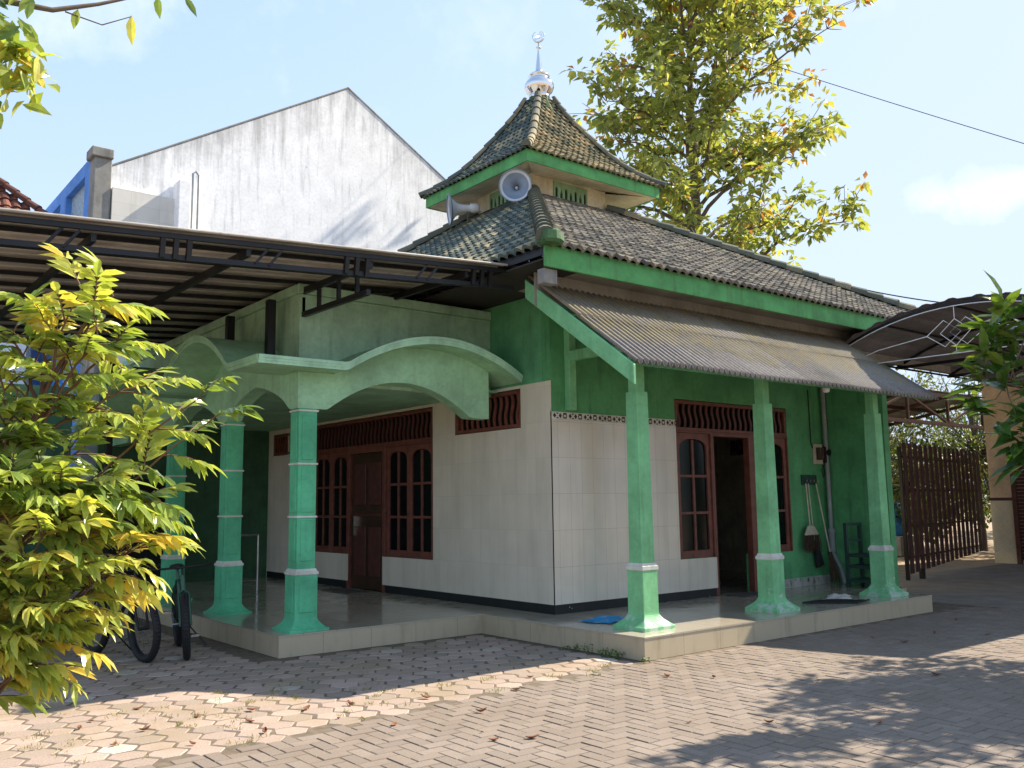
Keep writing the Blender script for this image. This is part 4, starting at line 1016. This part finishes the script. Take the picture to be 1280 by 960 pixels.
# branch hanging into the top left corner: the tree it belongs to stands left of the view
ot = thing('overhanging_tree', (-8.2, -2.2, 0), 'yellow green leafy branch hanging in from the top corner, against the sky', 'tree')
tr = MB(); lv = MB()
tr.tube([(-8.2,-2.2,0),(-8.15,-2.25,2),(-7.9,-2.3,3.3),(-7.4,-2.4,3.75),(-6.9,-2.45,3.72),(-6.4,-2.5,3.68),(-6.15,-2.5,3.71),(-5.97,-2.5,3.80),(-5.8,-2.5,3.9)], [.09,.08,.06,.035,.025,.016,.011,.008,.005], 8)
tr.tube([(-6.1,-2.5,3.72),(-5.95,-2.5,3.71),(-5.83,-2.5,3.79)], [.004,.003,.002], 4)
def cluster(c, n_, spread, L, W_, tone, dn=.5):
    for k in range(n_):
        v = rvec(); v.z = v.z*.6-dn
        lv.leaf(Vector(c)+rvec()*spread*R.random(), v, rvec()+Vector((0,-.3,.5)), L*R.uniform(.75,1.15), W_*R.uniform(.8,1.2), min(1,max(0,tone+R.gauss(0,.16))), .3)
for c, n_, tone in (((-6.30,-2.5,3.62),12,.35),((-6.28,-2.5,3.5),14,.5),((-6.22,-2.5,3.42),13,.75),((-6.2,-2.5,3.36),8,.6),((-6.32,-2.55,3.34),10,.5),((-6.34,-2.55,3.24),7,.35),((-6.45,-2.5,3.5),14,.45),((-6.38,-2.45,3.7),9,.4),((-6.5,-2.5,3.3),10,.4),((-6.27,-2.5,3.72),6,.5),((-6.6,-2.4,3.7),14,.4),((-6.26,-2.52,3.30),8,.8),((-6.30,-2.5,3.46),12,.8),((-6.2,-2.5,3.48),8,.7)):
    cluster(c, n_, .075, .125, .05, tone)
lv.leaf((-5.83,-2.5,3.80), (.03,0,-1), (-.6,-.8,0), .14, .048, .93, .1); lv.leaf((-5.72,-2.5,3.93),(.05,0,-1),(-.6,-.7,.1),.10,.04,.3); lv.leaf((-5.6,-2.5,3.97),(.5,-.2,-.7),(-.3,-.8,.2),.10,.035,.25); lv.leaf((-6.05,-2.5,3.75),(-.2,0,-1),(-.3,-.8,.2),.09,.04,.6)
for k in range(14): cluster((-7.6+R.uniform(-.6,.7),-2.3+R.uniform(-.6,.5),3.9+R.uniform(-.4,.6)), 14, .25, .13, .05, .4)
tr.build('trunk', M['bark'], ot, smooth=True); lv.build('crown', M['leaf_bush'], ot)

# tree on the right whose branch enters the view and whose crown dapples the yard
rt_ = thing('shade_tree', (5.2, -4.9, 0), 'dark green leafy tree branch reaching in from the side, in front of the peach house', 'tree')
R.seed(3); tr = MB(); lv = MB()
tr.tube([(5.2,-4.9,0),(5.15,-4.85,1),(5.0,-4.75,2),(4.8,-4.6,3),(4.6,-4.4,4),(4.4,-4.3,4.9)], [.16,.14,.12,.10,.07,.03], 10)
ends = []
for k in range(40):
    a = k*2.399; el = R.uniform(-.15,.8); L = R.uniform(1.2,2.9); b = Vector((4.8,-4.55,2.6+1.4*R.random()))
    e = b+Vector((math.cos(a)*math.cos(el), math.sin(a)*math.cos(el), math.sin(el)*.8))*L
    if (e.x+6.89)*.386-(e.y+6.53)*.9225 < .9: continue        # keep the yard's open sky free of this crown
    ends.append((b, e))
for e in ((4.6,-2.75,4.3),(5.5,-2.9,4.4),(3.7,-3.15,4.2),(6.2,-2.6,4.6),(4.2,-3.3,4.6),(5.0,-3.2,3.8),(3.2,-3.5,4.0),(6.4,-3.4,4.2),(4.4,-3.0,3.5),(5.8,-3.2,5.0),(2.9,-3.7,4.4),(5.2,-2.7,4.9)): ends.append((Vector((4.75,-4.5,3.2)), Vector(e)))
for b, e in ends:
    pts = curve_pts(b, e, .1, 6, .05); tr.tube(pts, [.04-.005*q for q in range(7)], 6)
    for q in range(2, 7):
        for s_ in range(4):
            c = pts[q]+rvec()*R.uniform(.1,.42)
            if (c.x+6.89)*.386-(c.y+6.53)*.9225 < .55: continue
            tr.tube([pts[q], c], [.01,.005], 4, caps=False)
            for z_ in range(9):
                v = rvec(); v.z = v.z*.5-.15; lv.leaf(c+v*.05, v, Vector((0,0,1))+rvec()*.6, R.uniform(.18,.28), R.uniform(.06,.09), min(1,max(0,R.gauss(.4,.2))), .3, 0, .25, 1)
# the branch that shows
lim = [Vector((4.6,-4.45,2.6)), Vector((3.3,-4.1,2.85)), Vector((2.2,-3.75,2.75)), Vector((1.45,-3.45,2.6)), Vector((.95,-3.22,2.55))]
tr.tube(lim, [.05,.035,.025,.016,.010], 7)
BR = [((.98,-3.2,3.05),.62),((1.10,-3.25,3.25),.72),((.9,-3.15,2.85),.6),((.86,-3.12,2.62),.5),((1.0,-3.25,2.75),.45),((1.15,-3.3,2.95),.5),((1.2,-3.35,2.5),.4),((.92,-3.2,2.40),.35),((1.05,-3.3,2.25),.25),((1.2,-3.4,2.7),.35),((1.3,-3.4,3.1),.5),((1.1,-3.3,2.1),.25),((1.35,-3.5,2.3),.3),((1.3,-3.45,3.3),.55)]
for e, tone in BR:
    pts = curve_pts(lim[3].lerp(lim[4], R.random()), e, .03, 4, .01); tr.tube(pts, [.008,.007,.006,.004,.003], 5)
    for q in range(15):
        v = rvec(); v.z = abs(v.z)*.5-.1; v += (Vector(e)-lim[3]).normalized()*.5
        lv.leaf(Vector(e)-v*.02-Vector((0,0,.02*q)), v, Vector((0,0,1))+rvec()*.5, R.uniform(.2,.33), R.uniform(.075,.115), min(1,max(0,tone+R.gauss(0,.16)+(.3 if q<5 else 0))), .3)
tr.build('trunk', M['bark'], rt_, smooth=True); lv.build('crown', M['leaf_dark'], rt_)

R.seed(9)
# garden beyond the gate
def garden_tree(c, h, r, n_, label, mat='leaf_garden', L=.16):
    t = thing('garden_tree', c, label, 'tree', 'garden trees beyond the gate'); tr = MB(); lv = MB(); c = Vector(c)
    tr.tube([c, c+Vector((.05,.05,h*.4)), c+Vector((0,.1,h*.75))], [.09,.07,.03], 7)
    for k in range(n_):
        v = rvec(); p = c+Vector((v.x*r, v.y*r, h*.62+v.z*h*.40))*1.0; p = c+(p-c)*R.uniform(.55,1.0)
        if k % 5 == 0: tr.tube([c+Vector((0,0,h*.45)), p], [.02,.006], 4, caps=False)
        tone = R.gauss(.45,.25)
        for q in range(5):
            u_ = rvec(); lv.leaf(p+u_*.12, u_+Vector((0,0,-.2)), Vector((0,0,1))+rvec()*.8, L*R.uniform(.7,1.3), L*.5, min(1,max(0,tone+R.gauss(0,.15))), .2, 0, .2, 1)
    tr.build('trunk', M['bark'], t, smooth=True); lv.build('crown', M[mat], t)
garden_tree((18.4,6.7,0), 4.4, 1.8, 700, 'bushy garden tree seen through the gap beside the last green column')
garden_tree((21.0,6.0,0), 6.4, 2.4, 900, 'taller garden tree showing above the slatted gate')
garden_tree((23,9.8,0), 6.8, 2.8, 900, 'furthest garden tree rising over the brown lean-to roof')
garden_tree((25.5,6.6,0), 6.6, 2.8, 900, 'garden tree behind the gate next to the peach house')
garden_tree((21.5,8.3,0), 2.0, 1.3, 260, 'low dark shrub at the garden path', 'leaf_dark')
lv = MB()
for k in range(1500):
    a = rad(R.uniform(-25, 50)); r_ = R.uniform(40, 52); h = R.uniform(.2, 1)**.7*(4.2+1.6*math.sin(a*23)+1.2*math.sin(a*57+1))
    p = Vector((-6.9+r_*math.cos(a), -6.5+r_*math.sin(a), max(.2, h))); tone = R.gauss(.4,.2)
    for q in range(4): v = rvec(); lv.leaf(p+v*.35, v, rvec()+Vector((0,0,1)), R.uniform(.5,.9), R.uniform(.3,.5), min(1,max(0,tone+R.gauss(0,.15))), .2, 0, .2, 1)
kind(lv.build('far_trees', M['leaf_garden']), 'stuff')
mb = MB(); dr = thing('water_drum', (17.6,6.9,0), 'blue plastic drum in the garden, beside the last green column', 'drum')
mb.lathe([(0,.55),(.26,.55),(.29,.6),(.29,.85),(.305,.87),(.29,.89),(.29,1.2),(.305,1.22),(.29,1.24),(.27,1.45),(.1,1.48),(0,1.48)], (17.6,6.9,0), (0,0,1), 22); mb.build('barrel', M['bluedrum'], dr, smooth=True)
mb = MB(); mb.box(17.25,17.95,6.55,7.25,0,.55); mb.build('plinth', M['greypillar'], dr, bevel=.02)

# ------------------------------------------------------------------ bicycles
def bicycle(loc, rz, steer, frame, label):
    t = thing('bicycle', (0,0,0), label, 'bicycle', 'bicycles parked by the porch')
    def wheel(c, st):
        w_ = bpy.data.objects.new('wheel', None); COL.objects.link(w_); w_.location = c; w_.empty_display_size = .1
        ax = Vector((math.sin(st)*-1, math.cos(st), 0)).normalized(); fwd = Vector((math.cos(st), math.sin(st), 0))
        def circ(rad_, n_=28): return [Vector(c)+fwd*rad_*math.cos(a)+Vector((0,0,1))*rad_*math.sin(a) for a in [2*math.pi*k/n_ for k in range(n_+1)]]
        attach(w_, t)
        m_ = MB(); m_.tube(circ(.312), .040, 10, caps=False)
        for k in range(56):
            a = 2*math.pi*k/56; o = fwd*math.cos(a)+Vector((0,0,1))*math.sin(a)
            for s_ in (-1, 1): p = Vector(c)+o*.350+ax*.013*s_; m_.bar(p-ax*.008, p+ax*.008, .012, .012)
        m_.build('tyre', M['rubber'], w_, smooth=True)
        m_ = MB(); m_.tube(circ(.282), .011, 6, caps=False)
        for k in range(18): a = 2*math.pi*k/18; m_.tube([Vector(c)+ax*(.03 if k%2 else -.03), Vector(c)+(fwd*math.cos(a)+Vector((0,0,1))*math.sin(a))*.28], .0013, 3)
        m_.tube([Vector(c)-ax*.055, Vector(c)+ax*.055], .018, 8); m_.build('rim', M['steelpost'], w_)
        return ax, fwd
    fa, ff = wheel((0,0,.345), steer); ra, rf = wheel((-1.05,0,.345), 0)
    m_ = MB(); hd = Vector((-.12,0,.80)); bb = Vector((-.62,0,.30)); stp = Vector((-.76,0,.78))
    m_.tube([hd, bb], .022, 8); m_.tube([hd+Vector((0,0,-.05)), stp], .018, 8); m_.tube([bb, stp+Vector((-.03,0,.10))], .018, 8)
    for s_ in (-1, 1): m_.tube([bb+Vector((0,.03*s_,0)), Vector((-1.05,.06*s_,.345))], .012, 6); m_.tube([stp+Vector((0,.02*s_,0)), Vector((-1.05,.06*s_,.345))], .011, 6)
    m_.tube([hd+Vector((.02,0,-.09)), hd+Vector((-.02,0,.07))], .026, 8); m_.build('frame', frame, t, smooth=True)
    m_ = MB(); cr_ = hd+Vector((.03,0,-.12))
    for s_ in (-1, 1): m_.tube([hd+Vector((.02,0,-.08)), cr_+fa*.055*s_, Vector((0,0,.345))+fa*.055*s_], .013, 7)
    m_.build('fork', frame, t, smooth=True)
    m_ = MB(); h0 = hd+Vector((-.03,0,.16)); m_.tube([hd, h0], .014, 7); m_.tube([h0+fa*.33-ff*.10, h0+fa*.20+ff*.03, h0+ff*.05, h0-fa*.20+ff*.03, h0-fa*.33-ff*.10], .012, 7); m_.build('handlebar', M['steelpost'], t, smooth=True)
    m_ = MB()
    rows = []
    for k in range(9):
        q = k/8; wd = .018+.065*max(0, (q-.35)/.65)**.8; c_ = Vector((-.62-.27*q, 0, .93-.01*math.sin(q*math.pi)))
        rows.append([c_+Vector((0, wd*math.cos(a), .028*math.sin(a))) for a in [2*math.pi*j/10 for j in range(10)]])
    m_.grid(rows, .5, 0, close=True); m_.face(rows[0]); m_.face(rows[-1]); m_.tube([stp+Vector((-.03,0,.08)), Vector((-.78,0,.91))], .012, 7); m_.build('saddle', M['rubber'], t, smooth=True)
    m_ = MB(); m_.lathe([(0,-.005),(.085,-.005),(.09,0),(.085,.005),(0,.005)], bb+Vector((0,.06,0)), (0,1,0), 22)
    m_.bar(bb+Vector((0,.08,0)), bb+Vector((.10,.08,-.13)), .018); m_.bar(bb+Vector((0,-.08,0)), bb+Vector((-.10,-.08,.13)), .018); m_.tube([bb-Vector((0,.09,0)), bb+Vector((0,.09,0))], .015, 7)
    m_.box(bb.x+.06, bb.x+.15, .09, .18, bb.z-.145, bb.z-.12); m_.box(bb.x-.15, bb.x-.06, -.18, -.09, bb.z+.12, bb.z+.145); m_.build('crank', M['chrome'], t)
    m_ = MB(); m_.tube([Vector((-.80,.05,.32)), Vector((-.74,.28,.005))], .009, 6); m_.build('kickstand', M['steelpost'], t)
    t.location = loc; t.rotation_euler = (rad(4), 0, rz)
bicycle((-3.82,3.55,0), rad(-76), rad(-6), M['steelpost'], 'black bicycle with thick tyres, half hidden behind the leafy shrub')
bicycle((-3.42,3.42,0), rad(-104), rad(-4), M['bikegreen'], 'green framed bicycle facing the yard, next to the porch corner')

# ------------------------------------------------------------------ things on the veranda
Z = H+.006
t = thing('broom', (6.0,1.98,.75), 'fibre broom hung upside down with brown bristles, on the green wall', 'broom', 'cleaning tools on the green wall')
mb = MB(); mb.tube([(5.99,2.0,1.85),(6.02,1.98,1.1)], .012, 8); mb.build('handle', M['bamboo'], t, smooth=True)
mb = MB(); mb.prism([(5.93,1.94,1.18),(6.10,1.94,1.18),(6.22,1.94,1.02),(5.82,1.94,1.02)], (0,.05,0)); mb.build('binding', M['bamboo'], t, bevel=.02)
mb = MB()
for k in range(90): x = R.uniform(5.82,6.22); y = R.uniform(1.945,1.985); mb.tube([(x,y,1.03),(x+(x-6.02)*.25+R.uniform(-.02,.02),y,R.uniform(.74,.84))], .004, 3, caps=False)
mb.build('bristles', M['fibre'], t)
t = thing('dustpan', (6.17,1.97,.55), 'black dustpan brush hanging below the broom', 'dustpan', 'cleaning tools on the green wall')
mb = MB(); mb.tube([(6.06,2.0,1.85),(6.12,1.985,.95)], .010, 8); mb.build('handle', M['bamboo'], t, smooth=True)
mb = MB(); mb.prism([(6.10,1.95,.92),(6.18,1.95,.90),(6.33,1.95,.55),(6.16,1.95,.50)], (0,.07,0)); mb.build('pan', M['rubber'], t, bevel=.01)
t = thing('mop', (6.35,1.95,Z), 'long pale handled brush leaning on the wall beside the grey pipe', 'brush', 'cleaning tools on the green wall')
mb = MB(); mb.tube([(6.28,2.0,1.85),(6.42,1.90,.72)], .012, 8); mb.build('handle', M['bamboo'], t, smooth=True)
mb = MB()
for k in range(70): a = R.random()*6.28; mb.tube([(6.42+.02*math.cos(a),1.90+.02*math.sin(a),.75),(6.46+.09*math.cos(a),1.86+.06*math.sin(a),R.uniform(.25,.32))], .005, 3, caps=False)
mb.build('bristles', M['fibre'], t)
t = thing('tool_rack', (6.12,2.02,1.85), 'small dark green wooden hook rack holding the brooms', 'rack')
mb = MB(); mb.box(5.93,6.34,2.02,2.048,1.83,1.99); mb.build('board', M['cart'], t, bevel=.004)
mb = MB()
for x in (5.98,6.08,6.18,6.29): mb.tube([(x,2.02,1.88),(x,1.97,1.87),(x,1.96,1.91)], .006, 5)
mb.build('hook', M['chrome'], t)
t = thing('meter_box', (6.42,2.02,2.2), 'brown wooden electricity meter board with a small box and cables', 'meter')
mb = MB(); mb.box(6.30,6.54,2.01,2.047,2.17,2.50); mb.build('board', M['bamboo'], t, bevel=.004)
mb = MB(); mb.box(6.345,6.47,1.93,2.009,2.24,2.44); mb.build('switch_box', M['fibre'], t, bevel=.01)
mb = MB(); mb.box(6.54,6.66-.02,1.95,2.047,2.19,2.46); mb.lathe([(0,0),(.05,0),(.055,.03),(0,.04)], (6.6,1.95,2.36), (0,-1,0), 14); mb.build('meter', M['steelpost'], t, bevel=.008)
mb = MB(); mb.tube([(6.25,2.035,3.4),(6.26,2.035,2.5),(6.31,2.03,2.42)], .008, 5); mb.tube([(6.55,2.03,2.18),(6.60,2.02,2.0),(6.54,2.02,1.95),(6.5,2.03,2.1)], .006, 5); mb.build('cable', M['wire'], t)
t = thing('water_pipe', (6.61,1.98,Z), 'grey plastic downpipe with a fat joint, in the corner of the veranda', 'pipe')
mb = MB(); mb.tube([(6.58,1.97,3.45),(6.60,1.97,1.12)], .035, 12); mb.tube([(6.60,1.97,.72),(6.66-.03,1.86,.48),(6.62,1.80,Z)], .038, 12); mb.build('pipe', M['pvc'], t, smooth=True)
mb = MB(); mb.lathe([(.038,0),(.06,.02),(.06,.08),(.05,.10),(.055,.32),(.062,.33),(.062,.38),(.038,.40)], (6.60,1.97,.72), (0,0,1), 16); mb.build('joint', M['pvc'], t, smooth=True)
t = thing('steel_trolley', (6.3,1.25,Z), 'dark green steel trolley frame standing against the end wall', 'trolley')
mb = MB(); X0, X1, Y0, Y1 = 6.12, 6.52, 1.0, 1.42
for x, y, z in ((X0,Y0,.72),(X1,Y0,.72),(X0,Y1,1.22),(X1,Y1,1.22)): mb.bar((x,y,Z),(x,y,z), .05)
for z in (.34,.55,.72):
    for p, q in (((X0,Y0),(X1,Y0)),((X1,Y0),(X1,Y1)),((X0,Y1),(X1,Y1)),((X0,Y0),(X0,Y1))): mb.bar((*p,z),(*q,z), .045)
for z in (.95,1.2): mb.bar((X0,Y1,z),(X1,Y1,z), .045)
mb.build('frame', M['cart'], t)
mb = MB(); mb.box(X0,X1,Y0,Y1,.725,.74); mb.box(X0,X1,Y0,Y1,.355,.365); mb.build('shelf', M['cart'], t)
t = thing('plastic_bottle', (6.4,1.15,.742), 'small white plastic bottle standing on the steel trolley', 'bottle')
mb = MB(); mb.lathe([(0,0),(.05,0),(.055,.02),(.055,.14),(.03,.18),(.02,.19),(.02,.21)], (6.38,1.10,.742), (0,0,1), 14); mb.build('body', M['hornwhite'], t, smooth=True)
mb = MB(); mb.lathe([(.023,.205),(.023,.235),(0,.236)], (6.38,1.10,.742), (0,0,1), 12); mb.build('cap', M['bluedrum'], t, smooth=True)

def crumple(name, cx, cy, w_, d_, ang, mat, label, cat, amp=.03):
    n_ = 14; rows = []; ca_, sa_ = math.cos(ang), math.sin(ang)
    ph = [R.uniform(0,6.28) for _ in range(6)]
    for i in range(n_+1):
        r_ = []
        for j in range(n_+1):
            u_ = (i/n_-.5)*w_; v_ = (j/n_-.5)*d_; u_ += .02*math.sin(9*v_/d_+ph[0]); v_ += .02*math.sin(8*u_/w_+ph[1])
            z_ = amp*(.5+.35*math.sin(16*u_+ph[2])*math.cos(13*v_+ph[3])+.3*math.sin(25*(u_+v_)+ph[4]))*min(1, 4*min(i, n_-i, j, n_-j)/n_+.15)
            r_.append((cx+u_*ca_-v_*sa_, cy+u_*sa_+v_*ca_, Z+.004+max(0, z_)))
        rows.append(r_)
    m_ = MB(); m_.grid(rows, .5); return tag(m_.build(name, mat, None, smooth=True, solid=.003), label, cat)
crumple('floor_cloth', .66, 1.22, .55, .42, .3, M['bluecloth'], 'crumpled blue cloth on the terrace behind the front corner column', 'cloth', .035)
crumple('rag', 4.62, .66, .42, .30, .5, M['whitecloth'], 'crumpled off white rag on the terrace near the last column', 'rag', .06)
mb = MB(); 
for k in range(26): mb.box(3.80+k*.026,3.80+k*.026+.018,1.66,1.96,Z,Z+.012)
tag(mb.build('doormat', M['mat']), 'flat grey doormat at the open front doorway', 'doormat')
mb = MB()
for k in range(30): mb.box(.05+.0,.42,6.3+k*.03,6.3+k*.03+.022,Z,Z+.012)
tag(mb.build('doormat', M['mat']), 'dark doormat in front of the closed porch door', 'doormat')
t = thing('floor_grate', (4.0,.4,Z), 'flat black metal grate of parallel bars lying on the terrace', 'grate')
mb = MB()
for k in range(5): mb.bar((3.62+k*.11,.58+.01*k,Z+.012),(4.12+k*.11,.10+.02*k,Z+.012), .022, .014)
mb.bar((3.62,.58,Z+.02),(4.06,.62,Z+.02), .016, .012); mb.bar((4.12,.10,Z+.02),(4.56,.18,Z+.02), .016, .012)
mb.build('bars', M['steelpost'], t)
t = thing('metal_stand', (-.8,8,Z), 'thin metal stand frame inside the dark porch', 'stand')
mb = MB()
for x in (-1.25,-.7): mb.tube([(x,8,Z),(x,8,1.14)], .018, 7)
mb.tube([(-1.25,8,1.14),(-.7,8,1.14)], .018, 7); mb.tube([(-1.25,8,.4),(-.7,8,.4)], .012, 6); mb.build('frame', M['chrome'], t, smooth=True)
t = thing('dark_board', (-2.0,10.1,Z), 'tall black board leaning inside the porch, behind the bicycles', 'board')
mb = MB(); mb.prism([(-2.5,10.15,Z),(-1.5,10.15,Z),(-1.5,10.4,2.1),(-2.5,10.4,2.1)], (0,.04,0)); mb.build('panel', M['slot'], t)
mb = MB(); mb.bar((-2.52,10.145,Z),(-2.52,10.40,2.12), .04); mb.bar((-1.48,10.145,Z),(-1.48,10.40,2.12), .04); mb.bar((-2.52,10.38,2.1),(-1.48,10.38,2.1), .04); mb.build('frame', M['steelpost'], t)

# ------------------------------------------------------------------ wires
def cable(p, q, sag, label, r=.012):
    m_ = MB(); m_.tube(curve_pts(p, q, -sag, 16), r, 5); return tag(m_.build('power_line', M['wire'], None, smooth=True), label, 'cable')
cable((12,14.5,18.55), (12,-1.2,7.4), .12, 'thin black power line crossing the sky in front of the tall tree', .009)
cable((9.3,2.9,5.75), (8.6,.1,4.75), .05, 'short thin cable from the roof end to the arched canopy')

# ------------------------------------------------------------------ litter, weeds, grass
def one_leaf():
    m_ = MB(); pts = []
    for i in range(6):
        t_ = i/5; wd = .5*math.sin(math.pi*min(1, t_*.92+.06))**.8
        r_ = []
        for j in range(5):
            s_ = (j/4-.5)*2; r_.append(((t_-.5)*.11, s_*wd*.055, .004+.026*abs(s_)**1.5*wd+.018*(t_-.5)**2*4))
        pts.append(r_)
    m_.grid(pts, .5); o = m_.build('fallen_leaf', M['leafdry'], None, smooth=True, solid=.0015)
    return tag(o, 'curled brown dead leaf lying on the yard paving', 'leaf', 'dead leaves scattered on the paving')
proto = one_leaf(); first = True
spots = [(-.45,-.75),(-.23,-1.05),(-2.55,-.75),(-2.95,-1.15),(-1.65,-1.95),(-2.75,-1.55),(-2.95,-1.45),(-3.35,-.55),(-1.9,-.2),(-2.6,.05),(.35,-1.75),(1.35,-2.35),(-1.2,-2.4),(2.9,-1.1),(3.9,-1.0),(4.2,-1.5),(3.0,-.75),(-3.25,.15),(-3.6,.35),(-3.45,-.2),(-4.0,.25),(-4.35,.65),(-4.7,.45),(-4.1,-.2),(-4.55,-.1),(-3.0,1.3),(-3.35,1.9),(-1.9,1.2),(-3.7,.95),(-4.9,1.1),(-5.1,.8),(-3.9,.6),(-4.5,1.3),(-1.35,.1),(-5.0,.2),(1.9,-3.0),(-.6,-2.9),(5.2,-.6)]
for x, y in spots:
    o = proto if first else proto.copy()
    if not first: COL.objects.link(o)
    first = False
    s_ = R.uniform(.35,.95); o.location = (x+R.uniform(-.06,.06), y+R.uniform(-.06,.06), .002); o.rotation_euler = (R.uniform(-.2,.2), R.uniform(-.2,.2), R.uniform(0,6.28)); o.scale = (s_, s_, s_*R.uniform(.8,1.8))
mb = MB()
def tuft(x, y, n_, h, sp):
    for k in range(n_):
        a = R.random()*6.28; r_ = sp*math.sqrt(R.random()); p = Vector((x+r_*math.cos(a), y+r_*math.sin(a), -.004)); v = rvec()*.7+Vector((0,0,1)); mb.leaf(p, v, rvec(), h*R.uniform(.5,1.2), .006, None, .5, 0, .1, 1)
for k in range(95):
    x = R.uniform(-5.6,-2.4); y = R.uniform(-.35,1.5)
    if R.random() < .35+.5*(-2.4-x)/3.2: tuft(x, y, R.randint(5,22), .035, R.uniform(.03,.11))
for x, y in ((-2.2,.35),(-1.75,.30),(-2.0,-.15),(-1.2,.0),(-.75,-.02),(-2.7,.5),(-.5,.1),(-.9,-.2)): tuft(x, y, 26, .04, .08)
kind(mb.build('grass', M['grass']), 'stuff')
t = thing('weed_plant', (-.09,.62,0), 'small green weeds growing along the foot of the terrace by its front corner', 'plant')
mb = MB(); sm = MB()
for x, y, n_, h in ((-.07,.30,16,.10),(-.09,.42,14,.11),(-.06,.55,10,.08),(-.08,.75,10,.10),(-.07,.95,9,.08),(-.06,1.1,6,.05),(-.03,-.04,8,.06)):
    for k in range(n_):
        v = rvec()*.6+Vector((0,0,1)); p = Vector((x+R.uniform(-.05,.03), y+R.uniform(-.05,.05), 0)); q = p+v.normalized()*h*R.uniform(.4,1.1)
        sm.tube([p, q], .0015, 3, caps=False)
        for z_ in range(3): mb.leaf(q-(q-p)*.25*z_, rvec()+Vector((0,0,.2)), rvec()+Vector((0,0,1)), .028, .014, R.uniform(.1,.9), .2, 0, .2, 1)
mb.v_off = 0
n0 = len(mb.v); mb.f += [tuple(i+n0 for i in f_) for f_ in sm.f]; mb.v += sm.v; mb.r += sm.r; mb.m += sm.m
mb.build('foliage', M['leaf_dark'], t)

scene.render.resolution_x = 1024; scene.render.resolution_y = 768
scene.cycles.max_bounces = 8; scene.cycles.diffuse_bounces = 4; scene.cycles.glossy_bounces = 3; scene.cycles.transmission_bounces = 4
